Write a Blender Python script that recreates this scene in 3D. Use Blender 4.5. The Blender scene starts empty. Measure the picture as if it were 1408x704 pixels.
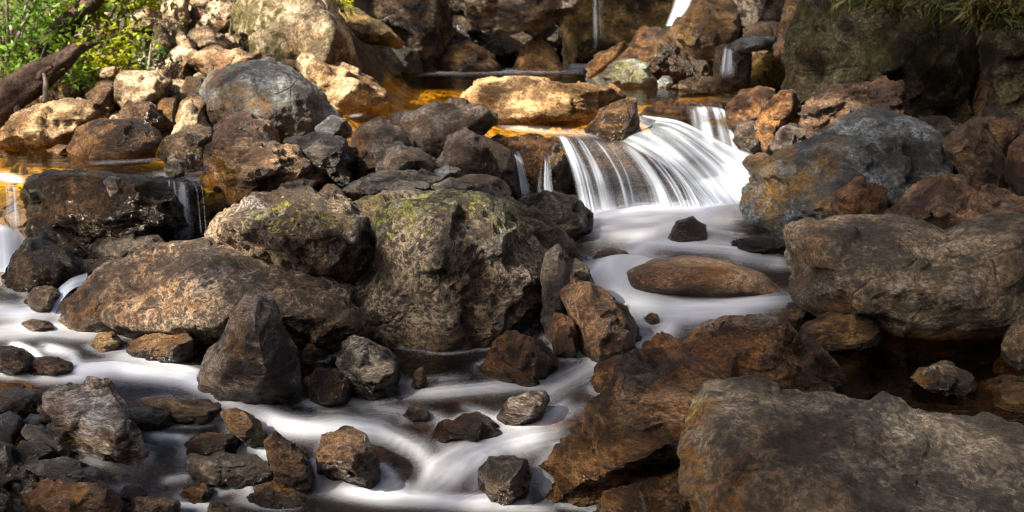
import bpy, bmesh, math, random
import numpy as np
from mathutils import Vector

# ------------------------------------------------------------------ camera, world, sun, exposure
scene = bpy.context.scene
COL = scene.collection
CAM_Z, PITCH, FPX = 1.6, math.radians(14.0), 1564.0
cam = bpy.data.cameras.new('camera'); cam_ob = bpy.data.objects.new('camera', cam); COL.objects.link(cam_ob)
cam_ob.location = (0, 0, CAM_Z); cam_ob.rotation_euler = (math.pi / 2 - PITCH, 0, 0)
cam.sensor_width = 36.0; cam.lens = FPX / 1408 * 36.0; cam.clip_start = 0.05; cam.clip_end = 400
cam.dof.use_dof = True; cam.dof.focus_distance = 4.0; cam.dof.aperture_fstop = 4.0
scene.camera = cam_ob

SUN = np.array([-0.62, -0.44, 0.65]); SUN /= np.linalg.norm(SUN)
SUN_EL = math.asin(SUN[2]); SUN_AZ = math.atan2(SUN[0], SUN[1])
world = bpy.data.worlds.new('World'); scene.world = world; world.use_nodes = True
wn = world.node_tree
sky = wn.nodes.new('ShaderNodeTexSky'); sky.sky_type = 'NISHITA'; sky.sun_disc = False
sky.sun_elevation = SUN_EL; sky.sun_rotation = SUN_AZ
sky.air_density = 0.7; sky.dust_density = 5.0; sky.ozone_density = 0.0
wn.links.new(sky.outputs[0], wn.nodes['Background'].inputs[0])
wn.nodes['Background'].inputs[1].default_value = 0.052
sl = bpy.data.lights.new('sun', 'SUN'); sun_ob = bpy.data.objects.new('sun', sl); COL.objects.link(sun_ob)
sl.energy = 5.0; sl.angle = math.radians(0.53); sl.color = (1.0, 0.88, 0.71)
sun_ob.rotation_euler = Vector(SUN).to_track_quat('Z', 'Y').to_euler()
sun_ob.location = (-8, -10, 12)
scene.view_settings.view_transform = 'Standard'; scene.view_settings.look = 'None'
scene.view_settings.gamma = 1.0; scene.view_settings.use_curve_mapping = False
scene.view_settings.exposure = 2.3
scene.render.engine = 'CYCLES'
scene.cycles.filter_width = 1.1
scene.cycles.max_bounces = 8; scene.cycles.transparent_max_bounces = 16
scene.cycles.diffuse_bounces = 3; scene.cycles.glossy_bounces = 3
scene.cycles.use_denoising = True; scene.cycles.denoising_prefilter = 'NONE'
scene.cycles.sample_clamp_indirect = 6.0

# ------------------------------------------------------------------ projection helpers (photo 1408 x 704)
FW = np.array([0, math.cos(PITCH), -math.sin(PITCH)]); UP = np.array([0, math.sin(PITCH), math.cos(PITCH)])
RT = np.array([1.0, 0, 0]); CP = np.array([0, 0, CAM_Z])
def ray(px, py): return FW + RT * ((px - 704) / FPX) + UP * ((352 - py) / FPX)
def at(px, py, Y):
    d = ray(px, py); return CP + d * (Y / d[1])
def atz(px, py, z):
    d = ray(px, py); return CP + d * ((z - CAM_Z) / d[2])
def project(P):
    q = P - CP; w = np.maximum(q @ FW, 0.05)
    return 704 + FPX * (q @ RT) / w, 352 - FPX * (q @ UP) / w

# ------------------------------------------------------------------ noise
def _hash(ix, iy, iz, seed):
    h = (ix.astype(np.uint32) * np.uint32(374761393) + iy.astype(np.uint32) * np.uint32(668265263)
         + iz.astype(np.uint32) * np.uint32(2147483647) + np.uint32(seed * 144665 + 977))
    h = (h ^ (h >> np.uint32(13))) * np.uint32(1274126177)
    h = (h ^ (h >> np.uint32(15))) * np.uint32(2246822519)
    return ((h ^ (h >> np.uint32(16))) & np.uint32(0xFFFFFF)).astype(np.float32) / np.float32(0xFFFFFF)
def vnoise(p, seed=0):
    p = p.astype(np.float32); i = np.floor(p); f = p - i; u = f * f * f * (f * (f * 6 - 15) + 10)
    i = i.astype(np.int64); x, y, z = i[:, 0], i[:, 1], i[:, 2]; r = None
    for dx in (0, 1):
        wx = u[:, 0] if dx else 1 - u[:, 0]
        for dy in (0, 1):
            wy = wx * (u[:, 1] if dy else 1 - u[:, 1])
            for dz in (0, 1):
                t = wy * (u[:, 2] if dz else 1 - u[:, 2]) * _hash(x + dx, y + dy, z + dz, seed)
                r = t if r is None else r + t
    return r
def fbm(p, octaves=5, gain=0.5, seed=0):
    a, s, tot = 1.0, 0.0, 0.0
    for k in range(octaves):
        s = s + a * (vnoise(p * (2.03 ** k) + k * 17.3, seed + k) - 0.5); tot += a; a *= gain
    return s / tot * 2          # about -1 .. 1
def sstep(a, b, x):
    t = np.clip((x - a) / (b - a), 0, 1); return t * t * (3 - 2 * t)

# ------------------------------------------------------------------ mesh + object helpers
def mesh_np(name, V, F, mat, parent=None, smooth=True, attrs=None):
    me = bpy.data.meshes.new(name)
    V = np.ascontiguousarray(V, dtype=np.float32); F = np.ascontiguousarray(F, dtype=np.int32)
    n, k = len(F), F.shape[1]
    me.vertices.add(len(V)); me.vertices.foreach_set('co', V.ravel())
    me.loops.add(n * k); me.loops.foreach_set('vertex_index', F.ravel())
    me.polygons.add(n); me.polygons.foreach_set('loop_start', np.arange(0, n * k, k, dtype=np.int32))
    me.polygons.foreach_set('loop_total', np.full(n, k, dtype=np.int32))
    me.polygons.foreach_set('use_smooth', np.full(n, smooth, dtype=bool))
    me.update(calc_edges=True); me.validate()
    for an, arr in (attrs or {}).items():
        if arr.ndim == 1:
            a = me.attributes.new(an, 'FLOAT', 'POINT'); a.data.foreach_set('value', arr.astype(np.float32))
        else:
            a = me.attributes.new(an, 'FLOAT_COLOR', 'POINT')
            a.data.foreach_set('color', np.column_stack([arr, np.ones(len(arr))]).astype(np.float32).ravel())
    me.materials.append(mat)
    o = bpy.data.objects.new(name, me); COL.objects.link(o)
    if parent is not None: o.parent = parent
    return o
def tag(o, label=None, cat=None, group=None, kind=None):
    if label: o['label'] = label
    if cat: o['category'] = cat
    if group: o['group'] = group
    if kind: o['kind'] = kind
    return o
def empty(name, loc, label, cat, group=None):
    o = bpy.data.objects.new(name, None); COL.objects.link(o); o.location = loc
    o.empty_display_size = 0.1
    return tag(o, label, cat, group)
def grid_faces(nu, nv):
    i = np.arange(nu * nv).reshape(nu, nv)
    return np.stack([i[:-1, :-1], i[1:, :-1], i[1:, 1:], i[:-1, 1:]], -1).reshape(-1, 4)

# ------------------------------------------------------------------ materials
def nt_new(name):
    m = bpy.data.materials.new(name); m.use_nodes = True; t = m.node_tree; t.nodes.clear()
    return m, t
class N:
    def __init__(s, t): s.t = t
    def __call__(s, typ, ins=None, **kw):
        n = s.t.nodes.new('ShaderNode' + typ)
        for k, v in kw.items(): setattr(n, k, v)
        for k, v in (ins or {}).items(): s.put(n.inputs[k], v)
        return n
    def put(s, sock, v):
        if isinstance(v, bpy.types.NodeSocket): s.t.links.new(v, sock)
        elif isinstance(v, (tuple, list)) and len(v) == 3 and sock.type == 'RGBA': sock.default_value = (*v, 1)
        else: sock.default_value = v
    def math(s, op, a, b=0.0, clamp=False):
        n = s('Math', {0: a, 1: b}, operation=op); n.use_clamp = clamp; return n.outputs[0]
    def ramp(s, f, a, b, ca=0.0, cb=1.0):
        n = s('MapRange', {0: f, 1: a, 2: b, 3: ca, 4: cb}, interpolation_type='SMOOTHSTEP'); return n.outputs[0]
    def mix(s, f, a, b, blend='MIX'):
        n = s.t.nodes.new('ShaderNodeMix'); n.data_type = 'RGBA'; n.blend_type = blend
        s.put(n.inputs[0], f); s.put(n.inputs[6], a); s.put(n.inputs[7], b); return n.outputs[2]
    def noise(s, vec, scale, detail=5, rough=0.55, dist=0.0):
        return s('TexNoise', {'Vector': vec, 'Scale': scale, 'Detail': detail, 'Roughness': rough, 'Distortion': dist}).outputs[0]

def rock_mat(name, c1, c2, dark, crust=(0.42, 0.40, 0.36), crust_amt=0.25, stain=(0.31, 0.165, 0.03),
             band=3.0, band_rot=(0.5, 0.35, 0.2), scale=1.0, rough=0.42, bump=1.0, speck=0.6, cracks=0.32, spec=0.5, stain_amt=0.0, moss=None, moss_amt=0.0):
    m, t = nt_new(name); n = N(t)
    tc = n('TexCoord'); oi = n('ObjectInfo')
    off = n.math('MULTIPLY', oi.outputs['Random'], 41.0)
    co = n('VectorMath', {0: tc.outputs['Object'], 1: off}, operation='ADD').outputs[0]
    warp = n('TexNoise', {'Vector': co, 'Scale': 2.2 * scale, 'Detail': 3.0}).outputs['Color']
    wv = n('VectorMath', {0: warp, 'Scale': 0.16}, operation='SCALE').outputs[0]
    cw = n('VectorMath', {0: co, 1: wv}, operation='ADD').outputs[0]
    rot = n('Mapping', {'Vector': cw, 'Rotation': band_rot, 'Scale': (1, 1, band)}).outputs[0]
    big = n.noise(rot, 3.2 * scale, 8, 0.66)
    col = n.mix(n.ramp(big, 0.44, 0.57), tuple(v * s for v, s in zip(c1, (0.66, 0.58, 0.48))), tuple(v * s for v, s in zip(c2, (1.38, 1.22, 1.0))))
    mid = n.noise(cw, 9 * scale, 7, 0.7)
    col = n.mix(n.math('MULTIPLY', n.ramp(mid, 0.55, 0.72), crust_amt * 2), col, crust)
    flk = n.noise(rot, 27 * scale, 7, 0.78)
    col = n.mix(n.math('MULTIPLY', n.ramp(flk, 0.60, 0.68), crust_amt * 1.6, True), col, tuple(min(v * 1.7, .75) for v in c2))
    gv = n('SeparateColor', {0: n('TexVoronoi', {'Vector': cw, 'Scale': 75.0 * scale}).outputs['Color']}).outputs[0]
    col = n.mix(1.0, col, n.mix(gv, (0.58, 0.57, 0.56), (1.42, 1.41, 1.38)), 'MULTIPLY')
    st = n.noise(co, 2.6 * scale, 6, 0.6)
    at_ = n('Attribute', attribute_name='marks'); sp = n('SeparateColor', {0: at_.outputs['Color']})
    stn = n.noise(cw, 14 * scale, 6, 0.7)
    sf = n.math('ADD', n.math('MULTIPLY', n.ramp(st, 0.52, 0.7), stain_amt), sp.outputs[0])
    sf = n.math('MULTIPLY', n.math('MULTIPLY', sf, 1.5), n.ramp(stn, 0.32, 0.68), clamp=True)
    col = n.mix(sf, col, stain)
    col = n.mix(n.math('MULTIPLY', sp.outputs[2], n.ramp(n.noise(rot, 7 * scale, 8, 0.72), 0.4, 0.6), clamp=True), col, (0.72, 0.71, 0.70))
    fine = n.noise(rot, 46 * scale, 6, 0.75)
    col = n.mix(n.math('MULTIPLY', n.ramp(fine, 0.54, 0.45), speck), col, dark)
    spots = n.noise(cw, 17 * scale, 4, 0.6)
    col = n.mix(n.math('MULTIPLY', n.ramp(spots, 0.54, 0.62), speck), col, dark)
    vor = n('TexVoronoi', {'Vector': cw, 'Scale': 1.9 * scale, 'Randomness': 1.0}, feature='DISTANCE_TO_EDGE')
    crk = n.math('MULTIPLY', n.ramp(vor.outputs['Distance'], 0.018, 0.0), n.ramp(n.noise(co, 5.0, 4), 0.48, 0.6))
    col = n.mix(n.math('MULTIPLY', crk, cracks), col, dark)
    if moss is not None:
        geo = n('NewGeometry'); nz = n('SeparateXYZ', {0: geo.outputs['Normal']}).outputs[2]
        mf = n.math('MULTIPLY', n.ramp(n.noise(co, 3.5, 8, 0.7), 0.45, 0.6), n.ramp(nz, -0.4, 0.5))
        col = n.mix(n.math('MULTIPLY', mf, moss_amt), col, n.mix(n.ramp(n.noise(co, 40, 4), 0.4, 0.6), moss, tuple(x * 0.4 for x in moss)))
    # lichen rosettes where the G mark says so
    lv = n('TexVoronoi', {'Vector': n('VectorMath', {0: co, 1: n('VectorMath', {0: n('TexNoise', {'Vector': co, 'Scale': 30.0}).outputs['Color'], 'Scale': 0.03}, operation='SCALE').outputs[0]}, operation='ADD').outputs[0], 'Scale': 42.0})
    lid = n('SeparateColor', {0: lv.outputs['Color']})
    lf = n.math('MULTIPLY', n.ramp(lv.outputs['Distance'], 0.62, 0.40), n.math('LESS_THAN', lid.outputs[0], n.math('MULTIPLY', sp.outputs[1], 0.85)))
    lcol = n.mix(n.math('GREATER_THAN', lid.outputs[1], 0.62), (0.42, 0.42, 0.05), (0.42, 0.43, 0.33))
    lcol = n.mix(n.ramp(n.noise(co, 90, 3), 0.4, 0.6), lcol, (0.16, 0.17, 0.03))
    col = n.mix(n.math('MULTIPLY', lf, 0.9), col, lcol)
    col = n.mix(n.math('MULTIPLY', n.math('MULTIPLY', sp.outputs[1], n.ramp(n.noise(cw, 22, 7, 0.75), 0.5, 0.62)), 0.8), col, (0.27, 0.26, 0.045))
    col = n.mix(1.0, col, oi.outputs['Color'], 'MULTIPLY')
    tone = n.noise(n('VectorMath', {0: co, 1: (7.1, 3.3, 1.7)}, operation='ADD').outputs[0], 1.9 * scale, 5, 0.6)
    col = n.mix(n.ramp(tone, 0.55, 0.38), col, n.mix(1.0, col, (0.46, 0.38, 0.31), 'MULTIPLY'))
    wet = n('Attribute', attribute_name='wet').outputs['Fac']
    wetn = n.ramp(n.math('ADD', wet, n.math('MULTIPLY', n.math('SUBTRACT', mid, 0.5), 0.7)), 0.35, 0.65)
    col = n.mix(n.math('MULTIPLY', wetn, 0.68), col, n.mix(1.0, col, (0.16, 0.13, 0.11), 'MULTIPLY'))
    rg = n.math('ADD', n.math('MULTIPLY', n.math('SUBTRACT', mid, 0.5), 0.5), rough)
    rg = n('Mix', {0: wetn, 2: rg, 3: 0.22}).outputs[0]
    h = n.math('ADD', n.math('MULTIPLY', n.noise(rot, 13 * scale, 12, 0.78), 1.5), n.math('MULTIPLY', fine, 0.35))
    h = n.math('SUBTRACT', h, n.math('MULTIPLY', crk, 0.5))
    h = n.math('ADD', h, n.math('MULTIPLY', spots, -0.35))
    bp = n('Bump', {'Height': h, 'Strength': bump, 'Distance': 0.05})
    b = n('BsdfPrincipled', {'Base Color': col, 'Roughness': rg, 'Specular IOR Level': spec, 'Normal': bp.outputs[0]})
    n('OutputMaterial', {0: b.outputs[0]})
    return m

M = {}
M['warm'] = rock_mat('brown_granite', (0.16, 0.10, 0.058), (0.30, 0.23, 0.165), (0.035, 0.027, 0.022), crust_amt=0.25, band=1.5)
M['lich'] = rock_mat('lichen_granite', (0.14, 0.115, 0.09), (0.32, 0.295, 0.26), (0.03, 0.026, 0.022), crust_amt=0.5, band=1.2, speck=0.8, stain=(0.26, 0.13, 0.03))
M['schist'] = rock_mat('grey_schist', (0.06, 0.054, 0.05), (0.27, 0.26, 0.25), (0.015, 0.013, 0.012), crust_amt=0.2, band=3.2, band_rot=(0.7, 0.5, 0), bump=1.0, rough=0.36)
M['gneiss'] = rock_mat('banded_gneiss', (0.20, 0.155, 0.115), (0.36, 0.31, 0.26), (0.05, 0.035, 0.025), crust_amt=0.2, band=5, band_rot=(0.15, -0.25, 0), bump=1.0)
M['blue'] = rock_mat('blue_grey_sky_sheen_stone', (0.10, 0.125, 0.155), (0.23, 0.295, 0.375), (0.04, 0.035, 0.03), crust_amt=0.12, band=2, rough=0.5, stain_amt=0.15)  # stone colour with extra blue painting in sky sheen on boulder tops
M['brownblue'] = rock_mat('brown_blue_stone', (0.18, 0.11, 0.065), (0.24, 0.235, 0.24), (0.035, 0.027, 0.02), crust_amt=0.15, band=2, rough=0.55, stain_amt=0.1)
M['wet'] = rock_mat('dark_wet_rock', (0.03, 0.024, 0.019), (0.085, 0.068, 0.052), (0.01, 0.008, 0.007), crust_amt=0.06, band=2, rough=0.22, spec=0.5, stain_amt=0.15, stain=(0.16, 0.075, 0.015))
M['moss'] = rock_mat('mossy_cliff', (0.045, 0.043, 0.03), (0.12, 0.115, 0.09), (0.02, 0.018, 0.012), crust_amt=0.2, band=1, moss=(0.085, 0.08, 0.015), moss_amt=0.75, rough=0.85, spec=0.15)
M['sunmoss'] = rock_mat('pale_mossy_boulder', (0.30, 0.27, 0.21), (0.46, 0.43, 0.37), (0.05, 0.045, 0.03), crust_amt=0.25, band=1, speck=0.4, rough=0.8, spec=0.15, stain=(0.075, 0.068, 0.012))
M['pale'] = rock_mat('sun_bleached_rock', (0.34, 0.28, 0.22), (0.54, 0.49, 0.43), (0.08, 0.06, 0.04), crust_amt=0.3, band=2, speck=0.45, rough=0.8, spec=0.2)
M['gold'] = rock_mat('ochre_rock', (0.22, 0.13, 0.05), (0.34, 0.25, 0.14), (0.04, 0.028, 0.014), crust_amt=0.15, band=4, band_rot=(0.2, -0.2, 0), stain_amt=0.4)
M['stream'] = rock_mat('brown_streaked_rock', (0.08, 0.045, 0.018), (0.23, 0.15, 0.075), (0.018, 0.013, 0.01), crust_amt=0.12, band=3, band_rot=(0.15, 0.65, 0.1), bump=1.1, rough=0.36, spec=0.5, stain_amt=0.25)
M['white'] = rock_mat('white_brown_slab', (0.15, 0.10, 0.075), (0.62, 0.60, 0.59), (0.03, 0.022, 0.02), crust=(0.62, 0.6, 0.6), crust_amt=0.5, band=4, band_rot=(0.1, 0.9, 0.0), bump=1.1, rough=0.5)
M['slab'] = rock_mat('grey_foreground_granite', (0.13, 0.12, 0.105), (0.235, 0.22, 0.20), (0.03, 0.027, 0.024), crust_amt=0.5, band=1.4, band_rot=(0.1, 0.2, 0.3), stain=(0.30, 0.14, 0.012), rough=0.6)

def water_mat(name, tint=(0.80, 0.64, 0.40), rough=0.12, foam_col=(0.76, 0.80, 0.86), wave=0.12, mirror=1.0):
    m, t = nt_new(name); n = N(t)
    tc = n('TexCoord')
    fo = n('Attribute', attribute_name='foam').outputs['Fac']
    wv = n.noise(n('Mapping', {'Vector': tc.outputs['Object'], 'Scale': (1.2, 3.5, 1)}).outputs[0], 3.0, 3, 0.5)
    bp = n('Bump', {'Height': wv, 'Strength': wave, 'Distance': 0.08})
    gl = n('BsdfGlossy', {'Color': (0.95, 0.97, 1.0), 'Roughness': rough, 'Normal': bp.outputs[0]})
    tr = n('BsdfTransparent', {'Color': tint})
    fr = n.math('MULTIPLY', n('Fresnel', {'IOR': 1.33, 'Normal': bp.outputs[0]}).outputs[0], mirror)
    clear = n('MixShader', {0: fr, 1: tr.outputs[0], 2: gl.outputs[0]})
    df = n('BsdfDiffuse', {'Color': foam_col}); tl = n('BsdfTranslucent', {'Color': foam_col})
    fm = n('MixShader', {0: 0.25, 1: df.outputs[0], 2: tl.outputs[0]})
    mx = n('MixShader', {0: n.math('MINIMUM', fo, 0.97), 1: clear.outputs[0], 2: fm.outputs[0]})
    n('OutputMaterial', {0: mx.outputs[0]})
    return m
M['water'] = water_mat('stream_water', tint=(0.74, 0.55, 0.32), mirror=0.6, foam_col=(0.74, 0.79, 0.88))
M['pool'] = water_mat('pool_water', tint=(0.95, 0.76, 0.34), rough=0.08, wave=0.05, mirror=0.65)
M['fall'] = water_mat('falling_water', foam_col=(0.66, 0.75, 0.88), tint=(0.9, 0.88, 0.85), rough=0.25, wave=0.02, mirror=0.05)

def simple_mat(name, c1, c2, scale=8, rough=0.8, bump=0.6, stretch=(1, 1, 1), transl=0.0, spec=0.3, bdist=0.02):
    m, t = nt_new(name); n = N(t); tc = n('TexCoord')
    mp = n('Mapping', {'Vector': tc.outputs['Object'], 'Scale': stretch}).outputs[0]
    no = n.noise(mp, scale, 7, 0.65)
    col = n.mix(n.ramp(no, 0.35, 0.65), c1, c2)
    bp = n('Bump', {'Height': no, 'Strength': bump, 'Distance': bdist})
    b = n('BsdfPrincipled', {'Base Color': col, 'Roughness': rough, 'Specular IOR Level': spec, 'Normal': bp.outputs[0]}).outputs[0]
    if transl:
        tl = n('BsdfTranslucent', {'Color': col}).outputs[0]
        b = n('MixShader', {0: transl, 1: b, 2: tl}).outputs[0]
    n('OutputMaterial', {0: b})
    return m
M['leaf'] = simple_mat('green_leaves', (0.07, 0.17, 0.015), (0.17, 0.28, 0.025), 3, 0.5, 0, transl=0.4)
M['leafy'] = simple_mat('yellow_green_leaves', (0.15, 0.24, 0.015), (0.34, 0.34, 0.015), 3, 0.5, 0, transl=0.4)
M['leafd'] = simple_mat('dark_green_leaves', (0.02, 0.055, 0.01), (0.05, 0.10, 0.015), 3, 0.5, 0, transl=0.35)
M['fern'] = simple_mat('fern_fronds', (0.02, 0.04, 0.008), (0.08, 0.06, 0.01), 2.5, 0.6, 0, transl=0.35)
M['bark'] = simple_mat('brown_bark', (0.02, 0.012, 0.009), (0.07, 0.042, 0.03), 9, 0.85, 1.0, (4, 1.5, 4))
M['twig'] = simple_mat('grey_twig', (0.10, 0.08, 0.06), (0.2, 0.17, 0.14), 20, 0.8, 0.5)

def bed_mat():
    m, t = nt_new('stream_bed'); n = N(t); tc = n('TexCoord'); co = tc.outputs['Object']
    wv = n('VectorMath', {0: n('TexNoise', {'Vector': co, 'Scale': 5.0}).outputs['Color'], 'Scale': 0.12}, operation='SCALE').outputs[0]
    cw = n('VectorMath', {0: co, 1: wv}, operation='ADD').outputs[0]
    v = n('TexVoronoi', {'Vector': cw, 'Scale': 9.0}); v2 = n('TexVoronoi', {'Vector': cw, 'Scale': 9.0}, feature='DISTANCE_TO_EDGE')
    s = n('SeparateColor', {0: v.outputs['Color']})
    under = n('Attribute', attribute_name='gold').outputs['Fac']; peb = n('Attribute', attribute_name='pebble').outputs['Fac']
    c = n.mix(s.outputs[0], (0.03, 0.018, 0.008), (0.12, 0.07, 0.03))
    g = n.mix(s.outputs[0], (0.52, 0.34, 0.02), (0.85, 0.62, 0.07))
    c = n.mix(peb, n.mix(n.ramp(n.noise(co, 1.7, 9, 0.7), 0.4, 0.6), (0.03, 0.024, 0.016), (0.09, 0.07, 0.045)), c)
    c = n.mix(under, c, g)
    c = n.mix(n.ramp(n.noise(co, 4, 8, 0.7), 0.35, 0.65), c, n.mix(1.0, c, (0.4, 0.38, 0.3), 'MULTIPLY'))
    h = n.math('ADD', n.math('MULTIPLY', n.ramp(v2.outputs['Distance'], 0, 0.25), peb), n.math('MULTIPLY', n.noise(co, 40, 5), 0.3))
    bp = n('Bump', {'Height': h, 'Strength': 0.9, 'Distance': 0.03})
    b = n('BsdfPrincipled', {'Base Color': c, 'Roughness': 0.7, 'Specular IOR Level': 0.25, 'Normal': bp.outputs[0]})
    n('OutputMaterial', {0: b.outputs[0]}); return m
M['bed'] = bed_mat()

# ------------------------------------------------------------------ terrain and water levels
POOL_Z = 0.55; LEFT_Z = 0.50
WPTS = [(-60, 330, .16), (10, 400, .13), (60, 425, .10), (30, 470, .075), (95, 478, .06), (150, 470, .055), (180, 515, .03), (280, 520, .015), (330, 545, .0), (60, 520, .03),
        (420, 550, -.01), (560, 510, .01), (640, 500, .01), (620, 560, -.01), (760, 530, .0), (820, 500, .02), (850, 470, .04), (900, 450, .055), (1000, 430, .06), (1080, 400, .07),
        (820, 350, .09), (900, 330, .10), (1000, 340, .105), (840, 300, .12), (900, 292, .125), (970, 290, .14), (1000, 245, .22), (1045, 222, .25), (1010, 210, .27),
        (1150, 500, .03), (1300, 550, .03), (1400, 500, .03), (1250, 480, .03), (560, 590, -.035), (480, 590, -.03), (420, 590, -.03), (600, 685, -.15), (500, 690, -.14), (560, 650, -.11),
        (740, 610, -.03), (660, 600, -.03), (740, 690, -.15), (330, 600, -.05), (220, 600, -.03), (370, 650, -.11), (250, 690, -.13), (800, 700, -.15), (420, 690, -.14), (160, 600, -.02)]
WP = np.array([atz(a, b, c) for a, b, c in WPTS])
def water_h(x, y):
    d2 = (x[:, None] - WP[None, :, 0]) ** 2 + (y[:, None] - WP[None, :, 1]) ** 2 + 0.004
    w = d2 ** -1.9
    return (w * WP[None, :, 2]).sum(1) / w.sum(1)
LIPX = np.array([-8, -3.4, -2.9, -2.0, -1.6, -0.9, -0.3, 0.35, 0.75, 1.05, 1.35, 1.9, 2.6, 4.0, 8])
LIPY = np.array([6.2, 6.2, 6.2, 6.15, 6.3, 6.8, 7.05, 7.25, 7.6, 8.35, 8.6, 8.4, 6.6, 5.6, 5.2])
def lip_y(x): return np.interp(x, LIPX, LIPY)
def terrain_h(x, y):
    P = np.column_stack([x, y, np.zeros_like(x)])
    nz = fbm(P * 0.9, 5, 0.55, 3)
    low = np.where((y > 2.0) & (y < 9.5) & (np.abs(x) < 4.5), 0, -0.1)
    m = (y > 1.0) & (y < 10) & (np.abs(x) < 6)
    if m.any(): low[m] = water_h(x[m], y[m])
    low = low - 0.16 + 0.05 * nz
    low = low - 0.22 * sstep(0.9, 1.4, x) * sstep(5.6, 5.0, y)
    low = low + 0.19 * np.exp(-((x + 1.75) / 0.5) ** 2 - ((y - 3.4) / 0.42) ** 2)
    up = 0.36 + 0.07 * nz
    k = sstep(-0.22, 0.22, y - lip_y(x))
    z = low * (1 - k) + up * k
    bl = np.clip(y - 7.9, 0, 30) * 0.29 * sstep(-1.0, -1.9, x)          # scree slope rising behind the pool
    z = z + bl + 0.12 * nz * sstep(0.1, 1.0, bl)
    back = np.clip(y - 14.6, 0, 40) * sstep(-2.5, -0.5, x)
    z = z + np.minimum(back * 1.5, 5 + 0.25 * back)
    r = np.clip(x - np.interp(y, [3.0, 5.5, 7.0, 9.0, 12.0], [2.6, 3.0, 3.6, 3.2, 2.6]), 0, 60) * sstep(1.5, 3.5, y)
    z = z + np.minimum(r * 2.4, 8.0 + 0.15 * r) * (1 + 0.15 * nz)
    l = np.clip(-x - 4.6, 0, 60) * sstep(9.5, 7.0, y); z = z + np.minimum(l * 0.55, 2.2) * sstep(-4, 0, y)
    b2 = np.clip(-y - 4.5, 0, 60); z = z + np.minimum(b2 * 2.5, 6.5 + 9.0 * sstep(0.5, 7.0, x)) * (1 + 0.12 * nz)  # unseen hill behind the camera, added to close off low sky light
    return z

# ------------------------------------------------------------------ setting: ground sheet, water
xs = np.unique(np.concatenate([np.linspace(-60, -7, 28), np.linspace(-7, 6, 235), np.linspace(6, 60, 28)]))
ys = np.unique(np.concatenate([np.linspace(-60, 1.5, 60), np.linspace(1.5, 15, 240), np.linspace(15, 60, 24)]))
gx, gy = np.meshgrid(xs, ys, indexing='ij'); gx, gy = gx.ravel(), gy.ravel()
gz = terrain_h(gx, gy)
gold = sstep(0.1, 0.5, gy - lip_y(gx)) * (1 - sstep(0.52, 0.56, gz)) * sstep(2.2, 1.4, gx) * sstep(12.6, 11.6, gy)
ground = mesh_np('stream_bed', np.column_stack([gx, gy, gz]), grid_faces(len(xs), len(ys)), M['bed'], attrs={'gold': gold, 'pebble': sstep(1.1, 0.7, gz) * sstep(14.4, 13.8, gy) * (1 - 0.75 * sstep(0.9, 1.4, gx) * sstep(5.6, 5.0, gy))})
tag(ground, kind='structure')
def ground_z(x, y): return float(terrain_h(np.array([x]), np.array([y]))[0])

def stroke_foam(px, py, strokes):
    foam = np.zeros(len(px))
    for pts, w, inten, streak in strokes:
        w = w * (0.9 if np.mean([q[1] for q in pts]) < 440 else 0.74)
        pts = np.array(pts, float); best = np.full(len(px), 1e9); bt = np.zeros(len(px)); bs = np.zeros(len(px)); L0 = 0.0
        lo, hi = pts.min(0) - 4 * w, pts.max(0) + 4 * w
        msk = (px > lo[0]) & (px < hi[0]) & (py > lo[1]) & (py < hi[1])
        if not msk.any(): continue
        X, Y = px[msk], py[msk]; B, T, S = best[msk], bt[msk], bs[msk]
        tot = sum(np.hypot(*(pts[i + 1] - pts[i])) for i in range(len(pts) - 1))
        for i in range(len(pts) - 1):
            a, b = pts[i], pts[i + 1]; d = b - a; L = np.hypot(*d); u = d / L
            s = np.clip((X - a[0]) * u[0] + (Y - a[1]) * u[1], 0, L)
            ex, ey = X - a[0] - s * u[0], Y - a[1] - s * u[1]
            dist = np.hypot(ex, ey); k = dist < B
            B = np.where(k, dist, B); T = np.where(k, ex * -u[1] + ey * u[0], T); S = np.where(k, L0 + s, S); L0 += L
        q = np.column_stack([T / w * 3.2 + 50, S / 90.0 + w, np.full(len(T), inten * 9.0)])
        q2 = np.column_stack([T / w * 9 + 20, S / 60.0, np.full(len(T), w * 1.3)])
        st = 0.6 * vnoise(q, 5) + 0.4 * vnoise(q2, 8)
        end = sstep(-0.02, 0.18, S / tot) * sstep(1.02, 0.8, S / tot)
        streak = min(0.85, streak + 0.2)
        f = (0.9 if w > 12 else 0.8) * inten * np.exp(-(B / w) ** 2 * 1.1) * (0.35 + 0.65 * end) * (1 - streak + streak * 1.7 * st)
        f = np.where((X < 420) & (Y < 560), np.minimum(f * 1.6, .97), f)
        foam[msk] = 1 - (1 - foam[msk]) * (1 - np.clip(f, 0, 0.98))
    return foam

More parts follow.
